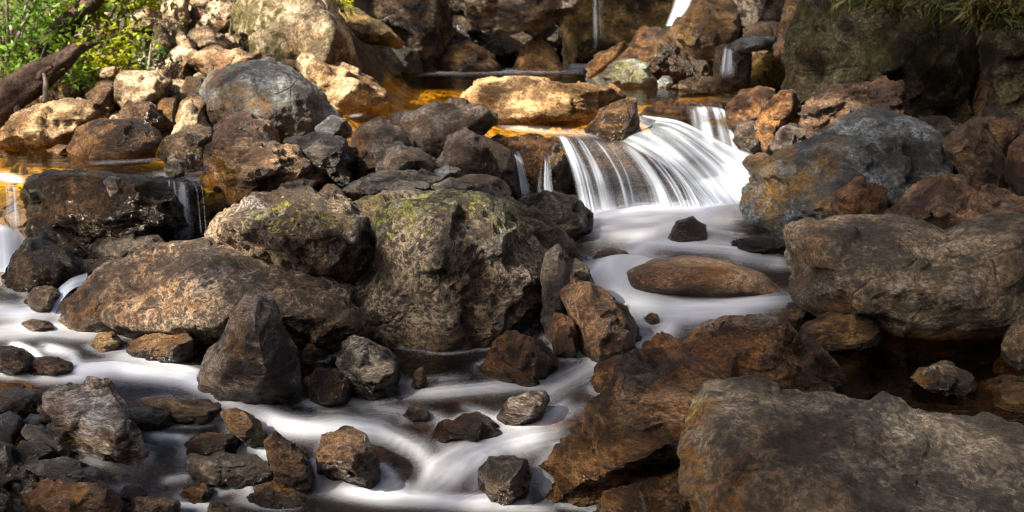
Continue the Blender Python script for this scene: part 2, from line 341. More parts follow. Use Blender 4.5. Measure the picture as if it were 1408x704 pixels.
STROKES = [
    ([(790, 300), (880, 300), (960, 292), (1005, 250)], 24, 0.95, 0.4), ([(1060, 212), (1010, 235), (985, 270), (940, 300)], 32, 0.95, 0.4),
    ([(820, 318), (900, 322), (1000, 310)], 16, 0.7, 0.5), ([(870, 335), (960, 342), (1040, 345)], 8, 0.7, 0.5), ([(900, 335), (845, 370), (835, 395), (870, 418)], 15, 0.85, 0.4),
    ([(850, 418), (940, 424), (1010, 420), (1090, 412)], 13, 0.95, 0.2), ([(860, 440), (950, 436), (1040, 430)], 16, 0.55, 0.3), ([(1000, 352), (1085, 362)], 10, 0.4, 0.3),
    ([(930, 440), (905, 470), (870, 490)], 17, 0.6, 0.3), ([(880, 470), (820, 500), (770, 530), (735, 548)], 17, 0.5, 0.5), ([(560, 545), (640, 537), (770, 522)], 11, 0.6, 0.4),
    ([(640, 560), (720, 592), (800, 560)], 9, 0.35, 0.5), ([(780, 555), (745, 580), (700, 592)], 10, 0.5, 0.5),
    ([(-60, 430), (30, 432), (75, 425), (120, 436)], 13, 0.9, 0.2), ([(-40, 460), (60, 452), (150, 458)], 13, 0.55, 0.4), ([(18, 475), (48, 487), (60, 500)], 8, 0.95, 0.3),
    ([(60, 478), (100, 490), (110, 512)], 10, 0.55, 0.4), ([(60, 515), (160, 508), (250, 522), (330, 545), (390, 585), (440, 592)], 15, 0.95, 0.25),
    ([(150, 490), (230, 500), (290, 522)], 11, 0.5, 0.5), ([(-30, 508), (60, 520), (140, 524)], 9, 0.6, 0.3), ([(300, 540), (345, 575), (420, 590), (520, 600)], 17, 0.75, 0.3),
    ([(420, 553), (470, 550), (500, 560)], 8, 0.5, 0.4), ([(440, 580), (520, 590), (575, 620), (600, 650)], 17, 0.7, 0.5), ([(500, 560), (600, 575), (660, 612)], 12, 0.3, 0.5),
    ([(760, 598), (690, 615), (640, 640), (600, 670)], 20, 0.85, 0.45), ([(720, 590), (650, 612), (600, 640), (575, 680)], 16, 0.7, 0.5), ([(440, 672), (520, 684), (620, 690), (720, 688)], 13, 1.0, 0.2),
    ([(430, 655), (500, 665), (570, 672)], 11, 0.55, 0.4), ([(366, 606), (376, 632), (392, 660)], 8, 0.8, 0.4), ([(430, 635), (445, 655)], 8, 0.8, 0.3), ([(522, 640), (545, 662)], 9, 0.7, 0.3),
    ([(205, 600), (255, 602)], 7, 0.55, 0.3), ([(335, 575), (345, 605), (372, 635)], 9, 0.6, 0.3), ([(225, 662), (262, 655)], 7, 0.5, 0.3), ([(235, 695), (300, 696)], 6, 0.7, 0.3),
    ([(640, 700), (760, 700)], 8, 0.5, 0.3), ([(500, 520), (560, 528), (640, 520)], 9, 0.2, 0.5),
    ([(290, 605), (330, 640), (350, 690)], 10, 0.4, 0.4),
]
wxs, wys = np.arange(-4.2, 4.2, 0.014), np.arange(2.0, 8.15, 0.014)
wx, wy = np.meshgrid(wxs, wys, indexing='ij'); wx, wy = wx.ravel(), wy.ravel()
wz = water_h(wx, wy)
wpx, wpy = project(np.column_stack([wx, wy, wz]))
foam = stroke_foam(wpx, wpy, STROKES)
haze_f = 0.03 * vnoise(np.column_stack([wx * 3, wy * 1.2, wx * 0]), 4)      # thin veil of entrained air
haze_f = haze_f * sstep(1120, 1040, wpx)
foam = np.clip(1 - (1 - foam) * (1 - haze_f), 0, 1)
for mx, my, mz, mr, mh, mf in [(950, 331, .11, .24, .05, .5), (868, 392, .09, .30, .13, .6)]:      # water sliding over sunken stones
    mc = atz(mx, my, mz); g_ = np.exp(-(((wx - mc[0]) / mr) ** 2 + ((wy - mc[1] - .08) / mr) ** 2)); wz = wz + mh * g_; foam = foam * (1 - g_) + mf * g_
boil = np.exp(-((wpx - 880) / 110) ** 2 - ((wpy - 302) / 22) ** 2); wz = wz + boil * 0.07 * (vnoise(np.column_stack([wx * 3.5, wy * 3.5, wx * 0]), 23) - 0.2)
wz = wz + 0.018 * foam + 0.006 * fbm(np.column_stack([wx * 2.2, wy * 4, wx * 0]), 2, 0.5, 9)
water = mesh_np('stream_water', np.column_stack([wx, wy, wz]), grid_faces(len(wxs), len(wys)), M['water'], attrs={'foam': foam})
tag(water, kind='structure')

def pool(name, x0, x1, ymax, z, strokes, back=0.0):
    ux = np.linspace(x0, x1, 170); uv = np.linspace(0, 1, 170) ** 1.3
    X, T = np.meshgrid(ux, uv, indexing='ij'); X, T = X.ravel(), T.ravel()
    ly = lip_y(X) + back; Y = ly + (ymax - ly) * T
    Z = np.full(len(X), z) - 0.03 * np.exp(-((Y - ly) / 0.12) ** 2)
    a, b = project(np.column_stack([X, Y, Z])); f = stroke_foam(a, b, strokes)
    o = mesh_np(name, np.column_stack([X, Y, Z]), grid_faces(170, 170), M['pool'], attrs={'foam': f}); tag(o, kind='structure')
pool('upper_pool_water', -1.75, 2.6, 13.6, POOL_Z, [([(560, 97), (680, 98), (800, 97)], 4, 0.4, 0.3), ([(690, 174), (760, 182), (840, 186)], 5, 0.25, 0.5), ([(870, 165), (890, 172), (930, 176)], 8, 0.8, 0.2),
     ([(480, 160), (496, 158)], 2, 0.3, 0.3), ([(780, 92), (820, 88)], 6, 0.6, 0.2), ([(690, 165), (720, 172)], 5, 0.5, 0.3)])
pool('left_pool_water', -4.6, -1.75, 8.4, LEFT_Z, [([(120, 224), (220, 219)], 3, 0.12, 0.3), ([(0, 242), (30, 250)], 6, 0.6, 0.3), ([(215, 240), (270, 246)], 5, 0.25, 0.5)])

# falling water: a curved sheet through flow lines given as (photo x, photo y, distance)
def fall(name, lines, foam_fn, nu=120, nv=60, ridge=0.012, freq=14.0):
    def resamp(P, n):
        P = np.array(P, float); t = np.linspace(0, 1, len(P)); q = np.linspace(0, 1, n)
        if len(P) < 3: return np.column_stack([np.interp(q, t, P[:, k]) for k in range(P.shape[1])])
        R = []
        Q = np.vstack([2 * P[0] - P[1], P, 2 * P[-1] - P[-2]])
        for x in q:
            s = min(int(x * (len(P) - 1)), len(P) - 2); f = x * (len(P) - 1) - s
            a, b, c, d = Q[s], Q[s + 1], Q[s + 2], Q[s + 3]
            R.append(0.5 * (2 * b + (c - a) * f + (2 * a - 5 * b + 4 * c - d) * f * f + (3 * b - a - 3 * c + d) * f ** 3))
        return np.array(R)
    W = [np.array([at(*p) for p in resamp(l, nv)]) for l in lines]
    V = np.stack([resamp([w[j] for w in W], nu) for j in range(nv)], 1)       # nu x nv x 3
    u, v = np.meshgrid(np.linspace(0, 1, nu), np.linspace(0, 1, nv), indexing='ij'); u, v = u.ravel(), v.ravel()
    z0 = np.zeros_like(u)
    s1 = vnoise(np.column_stack([u * freq, v * 0.5, z0 + 3.1]), 2); s2 = vnoise(np.column_stack([u * freq * 2.7, v * 0.8, z0 + 9]), 6)
    uw = u + 0.05 * (vnoise(np.column_stack([u * 5, v * 1.6, z0 + 5]), 12) - .5); s1 = 0.6 * s1 + 0.4 * vnoise(np.column_stack([uw * freq * 0.6, v * 0.9, z0 + 21]), 14)
    st = np.clip(0.5 + (0.6 * s1 + 0.4 * s2 - 0.5) * 1.25, 0, 1)
    V = V.reshape(-1, 3); V[:, 1] -= ridge * (st - 0.5) * 2 * sstep(0, 0.3, v)
    f = np.clip(foam_fn(u, v, st), 0, 1) * sstep(0, 0.05, u) * sstep(1, 0.95, u)
    o = mesh_np(name, V, grid_faces(nu, nv), M['fall'], attrs={'foam': f}); tag(o, kind='structure'); return o
def strands(u, v, seed, n, wmin, wmax, drift=0.05, start=0.25):
    r = np.random.RandomState(seed); f = np.zeros_like(u)
    for k in range(n):
        u0 = r.uniform(-0.02, 1.02); w = wmin * (wmax / wmin) ** (r.rand() ** 1.6); a = r.uniform(0.25, 0.95); vs = r.uniform(0, start); d = r.normal(0, drift)
        wob = 0.012 * np.sin(v * r.uniform(2, 6) + r.uniform(0, 6))
        g = a * np.exp(-((u - u0 - d * v * v - wob) / (w * (0.6 + 0.8 * v))) ** 2) * sstep(vs, vs + 0.25, v) * (1 - 0.5 * sstep(r.uniform(.3, .9), 1.3, v) * (r.rand() < .4))
        f = 1 - (1 - f) * (1 - np.clip(g, 0, 1))
    return f
def fanf(u, v, st):
    f = 1 - (1 - strands(u, v, 5, 30, 0.007, 0.04, 0.03) * (0.65 + 0.3 * st)) * (1 - 0.16 * sstep(.05, .3, v) * st)
    f = np.maximum(f, 0.75 * sstep(0.0, 0.03, u) * sstep(0.14, 0.05, u + 0.03 * v) * sstep(0.0, 0.2, v) * (0.6 + 0.5 * st))
    f = np.maximum(f, (0.45 + 0.5 * st) * sstep(0.84, 0.97, u) * sstep(0, .25, v))
    return np.clip(1 - (1 - f) * (1 - 0.95 * sstep(0.55, 0.88, v) * (0.6 + 0.5 * st)), 0, 0.95)
def lobef(u, v, st):
    f = strands(u, v, 9, 32, 0.008, 0.05, 0.04) * 0.75
    f = 1 - (1 - f) * (1 - 0.22 * sstep(0, .15, v))
    f = np.maximum(f, (0.4 + 0.55 * st) * sstep(0.66, 0.95, u)); f = np.maximum(f, (0.4 + 0.6 * st) * sstep(0.16, 0.0, u) * sstep(0.05, 0.25, v))
    return np.clip(1 - (1 - f) * (1 - 0.9 * sstep(0.5, 0.85, v) * (0.6 + 0.5 * st)), 0, 0.95)
fall('waterfall', [[(762, 186, 7.34), (770, 196, 7.22), (784, 235, 7.10), (797, 296, 7.02), (799, 318, 6.97)],
                   [(790, 184, 7.36), (806, 198, 7.20), (828, 240, 7.08), (842, 298, 6.98), (846, 320, 6.93)],
                   [(825, 186, 7.36), (850, 205, 7.18), (876, 245, 7.04), (892, 298, 6.94), (897, 320, 6.89)],
                   [(850, 188, 7.38), (890, 212, 7.18), (922, 252, 7.03), (942, 296, 6.93), (948, 318, 6.88)],
                   [(862, 184, 7.45), (915, 216, 7.22), (952, 256, 7.08), (972, 294, 6.98), (980, 318, 6.9)]], fanf, 300, 80, 0.018, 24)
fall('waterfall', [[(846, 192, 7.50), (870, 205, 7.40), (920, 235, 7.25), (965, 280, 7.12), (985, 312, 7.02)],
                   [(858, 182, 7.58), (892, 188, 7.46), (940, 222, 7.32), (985, 275, 7.18), (1005, 305, 7.05)],
                   [(872, 172, 7.70), (915, 180, 7.58), (962, 214, 7.42), (1008, 262, 7.28), (1032, 296, 7.12)],
                   [(880, 164, 7.85), (930, 172, 7.72), (985, 205, 7.60), (1035, 245, 7.42), (1060, 280, 7.25)],
                   [(884, 158, 8.0), (940, 168, 7.9), (1000, 198, 7.80), (1065, 225, 7.62), (1090, 260, 7.45)]],
     lobef, 220, 80, 0.015, 17)
fall('waterfall', [[(930, 147, 8.72), (932, 152, 8.62), (934, 172, 8.58), (936, 205, 8.55)],
                   [(965, 146, 8.72), (968, 152, 8.60), (973, 174, 8.55), (978, 206, 8.50)],
                   [(992, 148, 8.74), (998, 154, 8.62), (1008, 176, 8.57), (1017, 207, 8.52)]],
     lambda u, v, st: np.clip(strands(u, v, 14, 12, 0.02, 0.07, 0.03, 0.2) + 0.1, 0, .95) * sstep(0.15, 0.4, u), 90, 40, 0.012, 9)
thin = lambda k, n=5, sd=1: (lambda u, v, st: k * strands(u, v, sd, n, 0.03, 0.16, 0.06, 0.3) * np.sin(np.pi * np.clip(u, 0, 1)) ** 1.3 * sstep(1.0, 0.8, v))
fall('waterfall', [[(2, 250, 6.2), (6, 262, 6.1), (8, 320, 6.05)], [(22, 249, 6.2), (25, 262, 6.1), (30, 322, 6.02)]], thin(1.0), 30, 30, 0.006, 4)
fall('waterfall', [[(-60, 300, 6.2), (-50, 330, 5.9), (-40, 400, 5.55), (-30, 420, 5.45)], [(0, 306, 6.0), (6, 330, 5.8), (12, 390, 5.5), (20, 425, 5.35)], [(22, 312, 6.0), (38, 335, 5.85), (30, 380, 5.6), (26, 410, 5.5)]],
     lambda u, v, st: (0.5 + 0.5 * st) * sstep(0, 0.15, v), 60, 40, 0.01, 6)
fall('waterfall', [[(222, 244, 6.12), (226, 256, 6.02), (222, 335, 5.95)], [(262, 250, 6.12), (268, 262, 6.02), (275, 335, 5.95)], [(282, 250, 6.12), (288, 262, 6.02), (292, 330, 5.95)]], lambda u, v, st: 0.5 * strands(u, v, 31, 7, 0.01, 0.05, 0.05, 0.3) * sstep(1, .8, v), 80, 30, 0.006, 9)
fall('waterfall', [[(698, 208, 6.88), (702, 222, 6.80), (706, 275, 6.72)], [(712, 206, 6.88), (720, 222, 6.80), (734, 278, 6.70)]], thin(1.0, 8, 4), 40, 30, 0.006, 3)
fall('waterfall', [[(740, 212, 6.80), (742, 225, 6.72), (738, 262, 6.68), (748, 310, 6.58)], [(756, 208, 6.80), (758, 225, 6.72), (762, 262, 6.66), (776, 316, 6.54)]], thin(1.0, 8, 4), 40, 30, 0.006, 3)
fall('waterfall', [[(812, -40, 13.9), (810, 10, 13.85), (812, 92, 13.8)], [(830, -40, 13.9), (830, 10, 13.85), (834, 92, 13.8)]], thin(0.45, 7, 6), 40, 30, 0.01, 4)
fall('waterfall', [[(935, -40, 12.4), (925, 5, 12.2), (914, 36, 12.0)], [(968, -40, 12.4), (952, 5, 12.2), (936, 34, 12.0)]], lambda u, v, st: 0.8 * (0.5 + 0.5 * st) * np.sin(np.pi * u) ** 1.2, 40, 30, 0.02, 7)
fall('waterfall', [[(994, 62, 9.6), (990, 75, 9.5), (984, 108, 9.4)], [(1010, 60, 9.6), (1011, 75, 9.5), (1012, 108, 9.38)]], thin(0.8, 8, 3), 40, 24, 0.006, 4)
fall('waterfall', [[(1038, 160, 8.3), (1034, 168, 8.2), (1028, 186, 8.1)], [(1048, 160, 8.3), (1046, 170, 8.2), (1044, 188, 8.1)]], thin(0.35), 16, 16, 0.004, 3)
fall('waterfall', [[(120, 375, 5.25), (95, 384, 5.15), (66, 410, 5.0), (50, 430, 4.95)], [(120, 392, 5.15), (100, 398, 5.05), (84, 415, 4.95), (74, 436, 4.9)]],
     lambda u, v, st: 0.35 + 0.5 * st, 30, 30, 0.006, 4)

# ------------------------------------------------------------------ rock builder
_cube = {}
def cube_sphere(n):
    n += n % 2
    if n in _cube: return _cube[n]
    g = np.tan(np.linspace(-1, 1, n + 1) * math.pi / 4); U, W = np.meshgrid(g, g, indexing='ij'); U, W = U.ravel(), W.ravel(); O = np.ones_like(U)
    Vs, Fs = [], []; f = grid_faces(n + 1, n + 1)
    for k, P in enumerate([(O, U, W), (-O, W, U), (W, O, U), (U, -O, W), (U, W, O), (W, U, -O)]):
        Vs.append(np.column_stack(P)); Fs.append(f + k * (n + 1) ** 2)
    V = np.vstack(Vs); F = np.vstack(Fs)
    _, idx, inv = np.unique(np.round(V * 1e5).astype(np.int64), axis=0, return_index=True, return_inverse=True)
    V = V[idx]; F = inv.ravel()[F]; V /= np.linalg.norm(V, axis=1)[:, None]
    _cube[n] = (V, F); return V, F
def hull_planes(pts):
    bm = bmesh.new()
    for p in pts: bm.verts.new(p)
    bmesh.ops.convex_hull(bm, input=bm.verts)
    out = []
    bm.normal_update()
    for f in bm.faces:
        n = np.array(f.normal); h = float(np.dot(n, np.array(f.verts[0].co)))
        if h < 0: n, h = -n, -h
        if h < 1e-5: continue
        for m_, h_ in out:
            if np.dot(m_, n) > 0.9995 and abs(h - h_) < 0.02 * h: break
        else: out.append((n, h))
    bm.free()
    return np.array([a for a, b in out]), np.array([b for a, b in out])
def star_radius(poly, c, m=360):
    th = np.arange(m) / m * 2 * math.pi - math.pi; R = np.zeros(m)
    D = np.column_stack([np.cos(th), np.sin(th)])
    for i in range(len(poly)):
        a = poly[i] - c; e = poly[(i + 1) % len(poly)] - poly[i]
        den = D[:, 0] * e[1] - D[:, 1] * e[0]; den = np.where(np.abs(den) < 1e-12, 1e-12, den)
        t = (a[0] * e[1] - a[1] * e[0]) / den; s = (a[0] * D[:, 1] - a[1] * D[:, 0]) / den
        ok = (t > 0) & (s >= -1e-6) & (s <= 1 + 1e-6); R = np.where(ok, np.maximum(R, t), R)
    R = np.where(R <= 0, np.median(R), R)
    k = np.array([.06, .24, .4, .24, .06]); return th, np.convolve(np.concatenate([R[-2:], R, R[:2]]), k, 'valid')
SEED = [0]
COLLAR = np.zeros((len(wxs), len(wys)))
def rock(name, label, poly, mat, z=None, Y=None, T=None, sharp=13, sink=0.25, ridge=None, amp=1.0, strata=0.0, sdir=(0.1, 0.1, 1.0), sfreq=6.0,
         marks=(), tint=None, wet=0.0, group=None, cat='rock', dens=1.0, tk=1.0, chip=None):
    sharp = sharp * 4.0 if sharp > 8.5 else sharp * 1.6
    if chip is None: chip = 1.0 if sharp > 45 else 0.5
    SEED[0] += 1; rng = np.random.RandomState(SEED[0] * 7 + 3)
    P = np.array(poly, float); x0, x1, y0, y1 = P[:, 0].min(), P[:, 0].max(), P[:, 1].min(), P[:, 1].max()
    hpx = y1 - y0; wpx_ = x1 - x0; cy = 0.5 * (y0 + y1); cx = 0.5 * (x0 + x1)
    if Y is None: Y = atz(cx, y1, z)[1]
    mpp = Y / FPX; w_m, h_m = wpx_ * mpp, hpx * mpp; S = math.sqrt(w_m * h_m)
    if T is None: T = 0.5 * tk * min(S, 0.75 * w_m + 0.1)
    Yc = Y + 0.62 * T
    P2 = P.copy(); k = np.clip((P[:, 1] - cy) / (0.5 * hpx), 0, 1); P2[:, 1] += sink * hpx * k
    C2 = np.array([P2[:, 0].mean() * 0.5 + cx * 0.5, 0.5 * (P2[:, 1].min() + P2[:, 1].max())])
    C3 = at(C2[0], C2[1], Yc); dvec = (C3 - CP); dist = np.linalg.norm(dvec); fw = dvec / dist
    a_ax, b_ax, c_ax = RT, UP, -fw
    sc = float(dvec @ FW) / FPX
    Q = (P2 - C2) * np.array([1, -1]) * sc
    th, R = star_radius(Q, np.zeros(2))
    pts = [(R[i] * math.cos(th[i]), R[i] * math.sin(th[i]), rng.uniform(-0.05, 0.05) * T) for i in range(0, 360, 15)]
    if ridge:
        for (px, py, c) in ridge: pts.append(((px - C2[0]) * sc, -(py - C2[1]) * sc, c * T))
        pts.append((0, 0, 0.55 * T))
    else:
        for i in range(9):
            a = i / 9 * 2 * math.pi + rng.uniform(-.3, .3); j = int((a % (2 * math.pi)) / (2 * math.pi) * 360) % 360
            t = rng.uniform(0.42, 0.82); r = R[(j + 180) % 360] * t
            pts.append((r * math.cos(a), r * math.sin(a), T * math.sqrt(1 - t * t) * rng.uniform(0.85, 1.2)))
        pts.append((rng.uniform(-.2, .2) * w_m, rng.uniform(-.15, .2) * h_m, T * rng.uniform(0.8, 1.0)))
    for i in range(10):
        a = i / 10 * 2 * math.pi + rng.uniform(-.3, .3); j = int((a % (2 * math.pi)) / (2 * math.pi) * 360) % 360
        t = rng.uniform(0.5, 0.85); r = R[(j + 180) % 360] * t
        pts.append((r * math.cos(a), r * math.sin(a), -T * math.sqrt(1 - t * t) * rng.uniform(0.8, 1.1)))
    n = int(np.clip(math.sqrt(wpx_ * hpx) * 0.30 * dens, 10, 84))
    D, F = cube_sphere(n)
    nrm, h = hull_planes([tuple(p) for p in pts])
    # knock off corners: extra cutting planes through the hull
    PT = np.array(pts); ncut = 22 if chip >= 0.9 else (12 if chip > 0.3 else 5)
    cn_ = rng.normal(size=(ncut, 3)); cn_[:, 2] = np.where(rng.rand(ncut) < .75, np.abs(cn_[:, 2]), cn_[:, 2])
    cn_ /= np.array([w_m, h_m * 1.1, 1.6 * T]); cn_ /= np.linalg.norm(cn_, axis=1)[:, None]
    ch2 = (PT @ cn_.T).max(0) * (rng.uniform(.70, .92, ncut) if chip >= 0.9 else rng.uniform(.82, .96, ncut))
    nrm = np.vstack([nrm, cn_]); h = np.concatenate([h, ch2])
    # directions are taken in a space stretched to the rock's own proportions
    ex = np.array([w_m / 2, h_m * (1 + sink) / 2, T]); D3 = D * ex; D3 /= np.linalg.norm(D3, axis=1)[:, None]
    q = np.maximum(D3 @ nrm.T, 0) / h; qm = q.max(1)
    rho = 1 / (qm * ((q / qm[:, None]) ** sharp).sum(1) ** (1 / sharp))
    L = D3 * rho[:, None]
    t_, r_ = np.arctan2(L[:, 1], L[:, 0]), np.hypot(L[:, 0], L[:, 1])
    nb = max(24, 2 * n); t2 = np.arctan2(L[:, 1] / ex[1], L[:, 0] / ex[0]); bi = np.clip(((t2 + math.pi) / (2 * math.pi) * nb).astype(int), 0, nb - 1)
    sil = np.zeros(nb); np.maximum.at(sil, bi, r_); bad = sil <= 0
    bc = (np.arange(nb) + 0.5) / nb * 2 * math.pi - math.pi
    if bad.any(): sil[bad] = np.interp(bc[bad], bc[~bad], sil[~bad], period=2 * math.pi)
    sil = np.convolve(np.concatenate([sil[-1:], sil, sil[:1]]), [.2, .6, .2], 'valid'); silv = np.interp(t2, bc, sil, period=2 * math.pi); Rv = np.interp(t_, th, R, period=2 * math.pi)
    fac = Rv / silv; L[:, 0] *= fac; L[:, 1] *= fac
    # relief: lumps, broken facets, bedding
    W = L[:, :1] * a_ax + L[:, 1:2] * b_ax + L[:, 2:3] * c_ax
    e1, e2, e3 = W[F[:, 0]], W[F[:, 1]], W[F[:, 2]]
    fn = np.cross(e2 - e1, W[F[:, 3]] - e1); nv = np.zeros_like(W)
    for k_ in range(4): np.add.at(nv, F[:, k_], fn)
    nv /= np.linalg.norm(nv, axis=1)[:, None] + 1e-12
    if (nv * W).sum() < 0: nv = -nv; F = F[:, ::-1]
    ofs = rng.uniform(-50, 50, 3); f0 = 2.4 / S
    d = 0.028 * fbm(W * f0 + ofs, 3, 0.5, 1)
    rd = 1 - np.abs(fbm(W * f0 * 2.1 + ofs * 1.7, 5, 0.55, 11)) * 2.2
    d = d + 0.016 * (np.clip(rd, -0.6, 1) - 0.5) * 1.4
    fd = fbm(W * f0 * 5 + ofs, 4, 0.6, 21); d = d + 0.017 * fd
    if strata > 0:
        sd = np.array(sdir, float); sd /= np.linalg.norm(sd)
        sW = W + 0.12 * S * np.column_stack([fbm(W * f0 + ofs + 9, 2, .5, 31)] * 3) * sd
        along = (sW @ sd)[:, None] * sd
        q = (sW - along) * f0 * 0.45 + along * f0 * sfreq * 0.8
        sn = fbm(q + ofs, 4, 0.6, 41); ter = np.floor(sn * 4) / 4 + sstep(0.35, 0.65, (sn * 4) % 1.0) / 4
        d = d + 0.048 * strata * (0.7 * ter + 0.3 * sn)
    W = W + nv * (d * S * amp)[:, None]
    # broken facets: every cell of a coarse Voronoi split is tilted its own way
    nc = 34; cc = W[rng.randint(0, len(W), nc)]; cn = rng.normal(size=(nc, 3)); cn /= np.linalg.norm(cn, axis=1)[:, None]
    Wj = W + 0.06 * S * np.column_stack([fbm(W * f0 * 3 + ofs + k_ * 7, 3, .6, 61 + k_) for k_ in range(3)])
    D2 = ((Wj[:, None, :] - cc[None]) ** 2).sum(2); pr = np.einsum('vkc,kc->vk', W[:, None, :] - cc[None], cn)
    wgt = np.exp(-(D2 - D2.min(1)[:, None]) / (0.0022 * S * S)); wgt /= wgt.sum(1)[:, None]
    ch_ = (wgt * (pr * 0.42 + rng.uniform(-.02, .02, nc)[None] * S)).sum(1)
    W = W + nv * (np.clip(ch_, -0.05 * S, 0.04 * S) * chip * 0.75)[:, None]
    # colour marks in the rock's own plane: R iron stain (with painted warm light on left faces), G lichen, B pale crust
    mk = np.zeros((len(W), 3))
    if marks:
        pxv, pyv = C2[0] + L[:, 0] / sc, C2[1] - L[:, 1] / sc
        wob = fbm(W * f0 * 1.6 + 5, 3, .5, 51) * 0.9
        for ch, mx, my, rx, ry, amt in marks:
            dd = np.hypot((pxv - mx) / rx, (pyv - my) / ry) + wob * 1.0
            mk[:, 'RGB'.index(ch)] = np.maximum(mk[:, 'RGB'.index(ch)], amt * sstep(1.1, 0.55, dd) * (L[:, 2] > -0.3 * T))
    wetv = np.zeros(len(W))
    if wet == 0 and z is not None and z < 0.3: wet = 0.05
    if wet > 0: wet = max(wet, 0.05)
    if wet > 0:
        zl = C3[2] + W[:, 2]; base = z if z is not None else at(cx, y1, Y)[2]
        wetv = sstep(base + wet, base + wet * 0.35, zl)
    elif wet < 0: wetv = np.full(len(W), -wet)
    o = mesh_np(name, W, F, M[mat], attrs={'marks': mk, 'wet': wetv}); o.location = C3
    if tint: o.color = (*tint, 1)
    tag(o, label, cat, group)
    WV = W + C3; ml = (WV[:, 1] < 8.1) & (WV[:, 1] > 2.0) & (np.abs(WV[:, 0]) < 4.1) & (WV[:, 2] < 0.35)
    if ml.any():
        q_ = WV[ml]; q_ = q_[np.abs(q_[:, 2] - water_h(q_[:, 0], q_[:, 1]) - 0.01) < 0.02]
        np.add.at(COLLAR, (((q_[:, 0] + 4.2) / 0.014).astype(int), ((q_[:, 1] - 2.0) / 0.014).astype(int)), 1.0)
    return o

# ------------------------------------------------------------------ rocks, far to near
G = 'loose rocks of the stream and its banks'
def R_(name, label, poly, mat, **k):
    k.setdefault('group', G); return rock(name, label, poly, mat, cat=k.pop('cat', name.split('_')[-1]), **k)
# back wall of the pool
R_('cliff_rock', 'dark recessed rock face behind the thin veil at the back of the pool', [(760, -60), (940, -60), (960, 40), (900, 95), (820, 92), (765, 85), (745, 40)], 'moss', Y=14.0, T=0.7, sink=.1, tint=(.8, .62, .4))
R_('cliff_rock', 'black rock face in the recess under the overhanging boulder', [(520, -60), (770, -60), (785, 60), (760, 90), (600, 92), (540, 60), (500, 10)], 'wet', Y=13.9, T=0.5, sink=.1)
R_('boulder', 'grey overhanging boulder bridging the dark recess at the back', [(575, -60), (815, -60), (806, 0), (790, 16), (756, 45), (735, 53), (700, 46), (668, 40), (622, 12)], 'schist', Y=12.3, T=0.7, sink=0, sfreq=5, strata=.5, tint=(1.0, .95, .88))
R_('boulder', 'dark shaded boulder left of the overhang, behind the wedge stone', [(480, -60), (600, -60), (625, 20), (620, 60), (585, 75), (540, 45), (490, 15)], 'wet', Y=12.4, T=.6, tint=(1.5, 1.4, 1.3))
R_('rock', 'brown mossy rock at the back pool edge under the overhang', [(598, 92), (612, 66), (640, 56), (666, 64), (690, 85), (686, 98), (620, 99)], 'stream', z=.55, T=.35)
R_('stone', 'small orange stone beside the mossy rock at the back pool edge', [(582, 92), (588, 82), (598, 79), (606, 86), (604, 96), (588, 97)], 'gold', z=.55)
R_('rock', 'leaning mossy slab with a golden rim below the overhanging boulder', [(702, 90), (718, 68), (735, 47), (746, 52), (765, 74), (778, 92), (760, 97), (722, 97)], 'gold', z=.55, T=.35, marks=[('R', 745, 70, 40, 30, .6)])
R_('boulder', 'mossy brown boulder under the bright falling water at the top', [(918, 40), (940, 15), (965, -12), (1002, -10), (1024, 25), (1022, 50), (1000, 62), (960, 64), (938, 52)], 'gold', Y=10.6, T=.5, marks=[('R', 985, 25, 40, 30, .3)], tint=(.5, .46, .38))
R_('boulder', 'dark upright boulder between the top cascade and the mossy cliff', [(1010, -50), (1085, -50), (1080, 20), (1060, 45), (1030, 40), (1015, 10)], 'schist', Y=10.4, T=.5)
R_('boulder', 'orange brown boulder wedged against the top edge of the mossy cliff', [(1068, 40), (1075, 10), (1090, -20), (1120, -20), (1115, 30), (1090, 55), (1075, 55)], 'gold', Y=9.6, T=.35)
R_('rock', 'tan rounded rock above the tiny side trickle', [(1022, 45), (1040, 30), (1065, 28), (1078, 40), (1072, 55), (1045, 60), (1026, 58)], 'warm', Y=9.9, T=.3)
R_('rock', 'small red brown rock against the left foot of the mossy cliff', [(1062, 62), (1075, 45), (1092, 40), (1095, 60), (1080, 75), (1066, 72)], 'warm', Y=9.3, T=.25, tint=(1, .85, .75))
R_('rock', 'flat blue grey slab capping the tiny side trickle', [(1005, 58), (1030, 48), (1068, 50), (1066, 62), (1035, 68), (1010, 68)], 'blue', Y=9.6, T=.3, tint=(.8, .85, .9))
R_('boulder', 'olive mossy boulder beside the tiny trickle at the cliff foot', [(1018, 120), (1028, 95), (1045, 72), (1070, 64), (1088, 68), (1085, 100), (1078, 126), (1040, 128)], 'moss', z=.55, T=.4, tint=(1.3, 1.0, .5))
R_('rock', 'black wet rock face behind the tiny side trickle', [(978, 112), (984, 66), (1012, 58), (1034, 66), (1032, 112)], 'wet', Y=9.7, T=.3)
R_('boulder', 'angular streaked brown boulder leaning over the back pool', [(806, 108), (816, 94), (838, 80), (862, 62), (882, 37), (904, 33), (938, 44), (968, 58), (984, 84), (984, 108), (930, 112)], 'stream', z=.55, T=.6, strata=1.0, sdir=(.6, .1, 1), ridge=[(885, 60, .8), (925, 60, .7), (860, 92, .8), (915, 100, .9), (960, 90, .6)], tint=(.62, .56, .5))
R_('rock', 'golden sunlit ledge on the left flank of the streaked boulder', [(806, 88), (818, 76), (838, 66), (858, 55), (862, 66), (840, 82), (822, 96), (808, 98)], 'gold', Y=9.7, T=.3, tint=(.9, .8, .55))
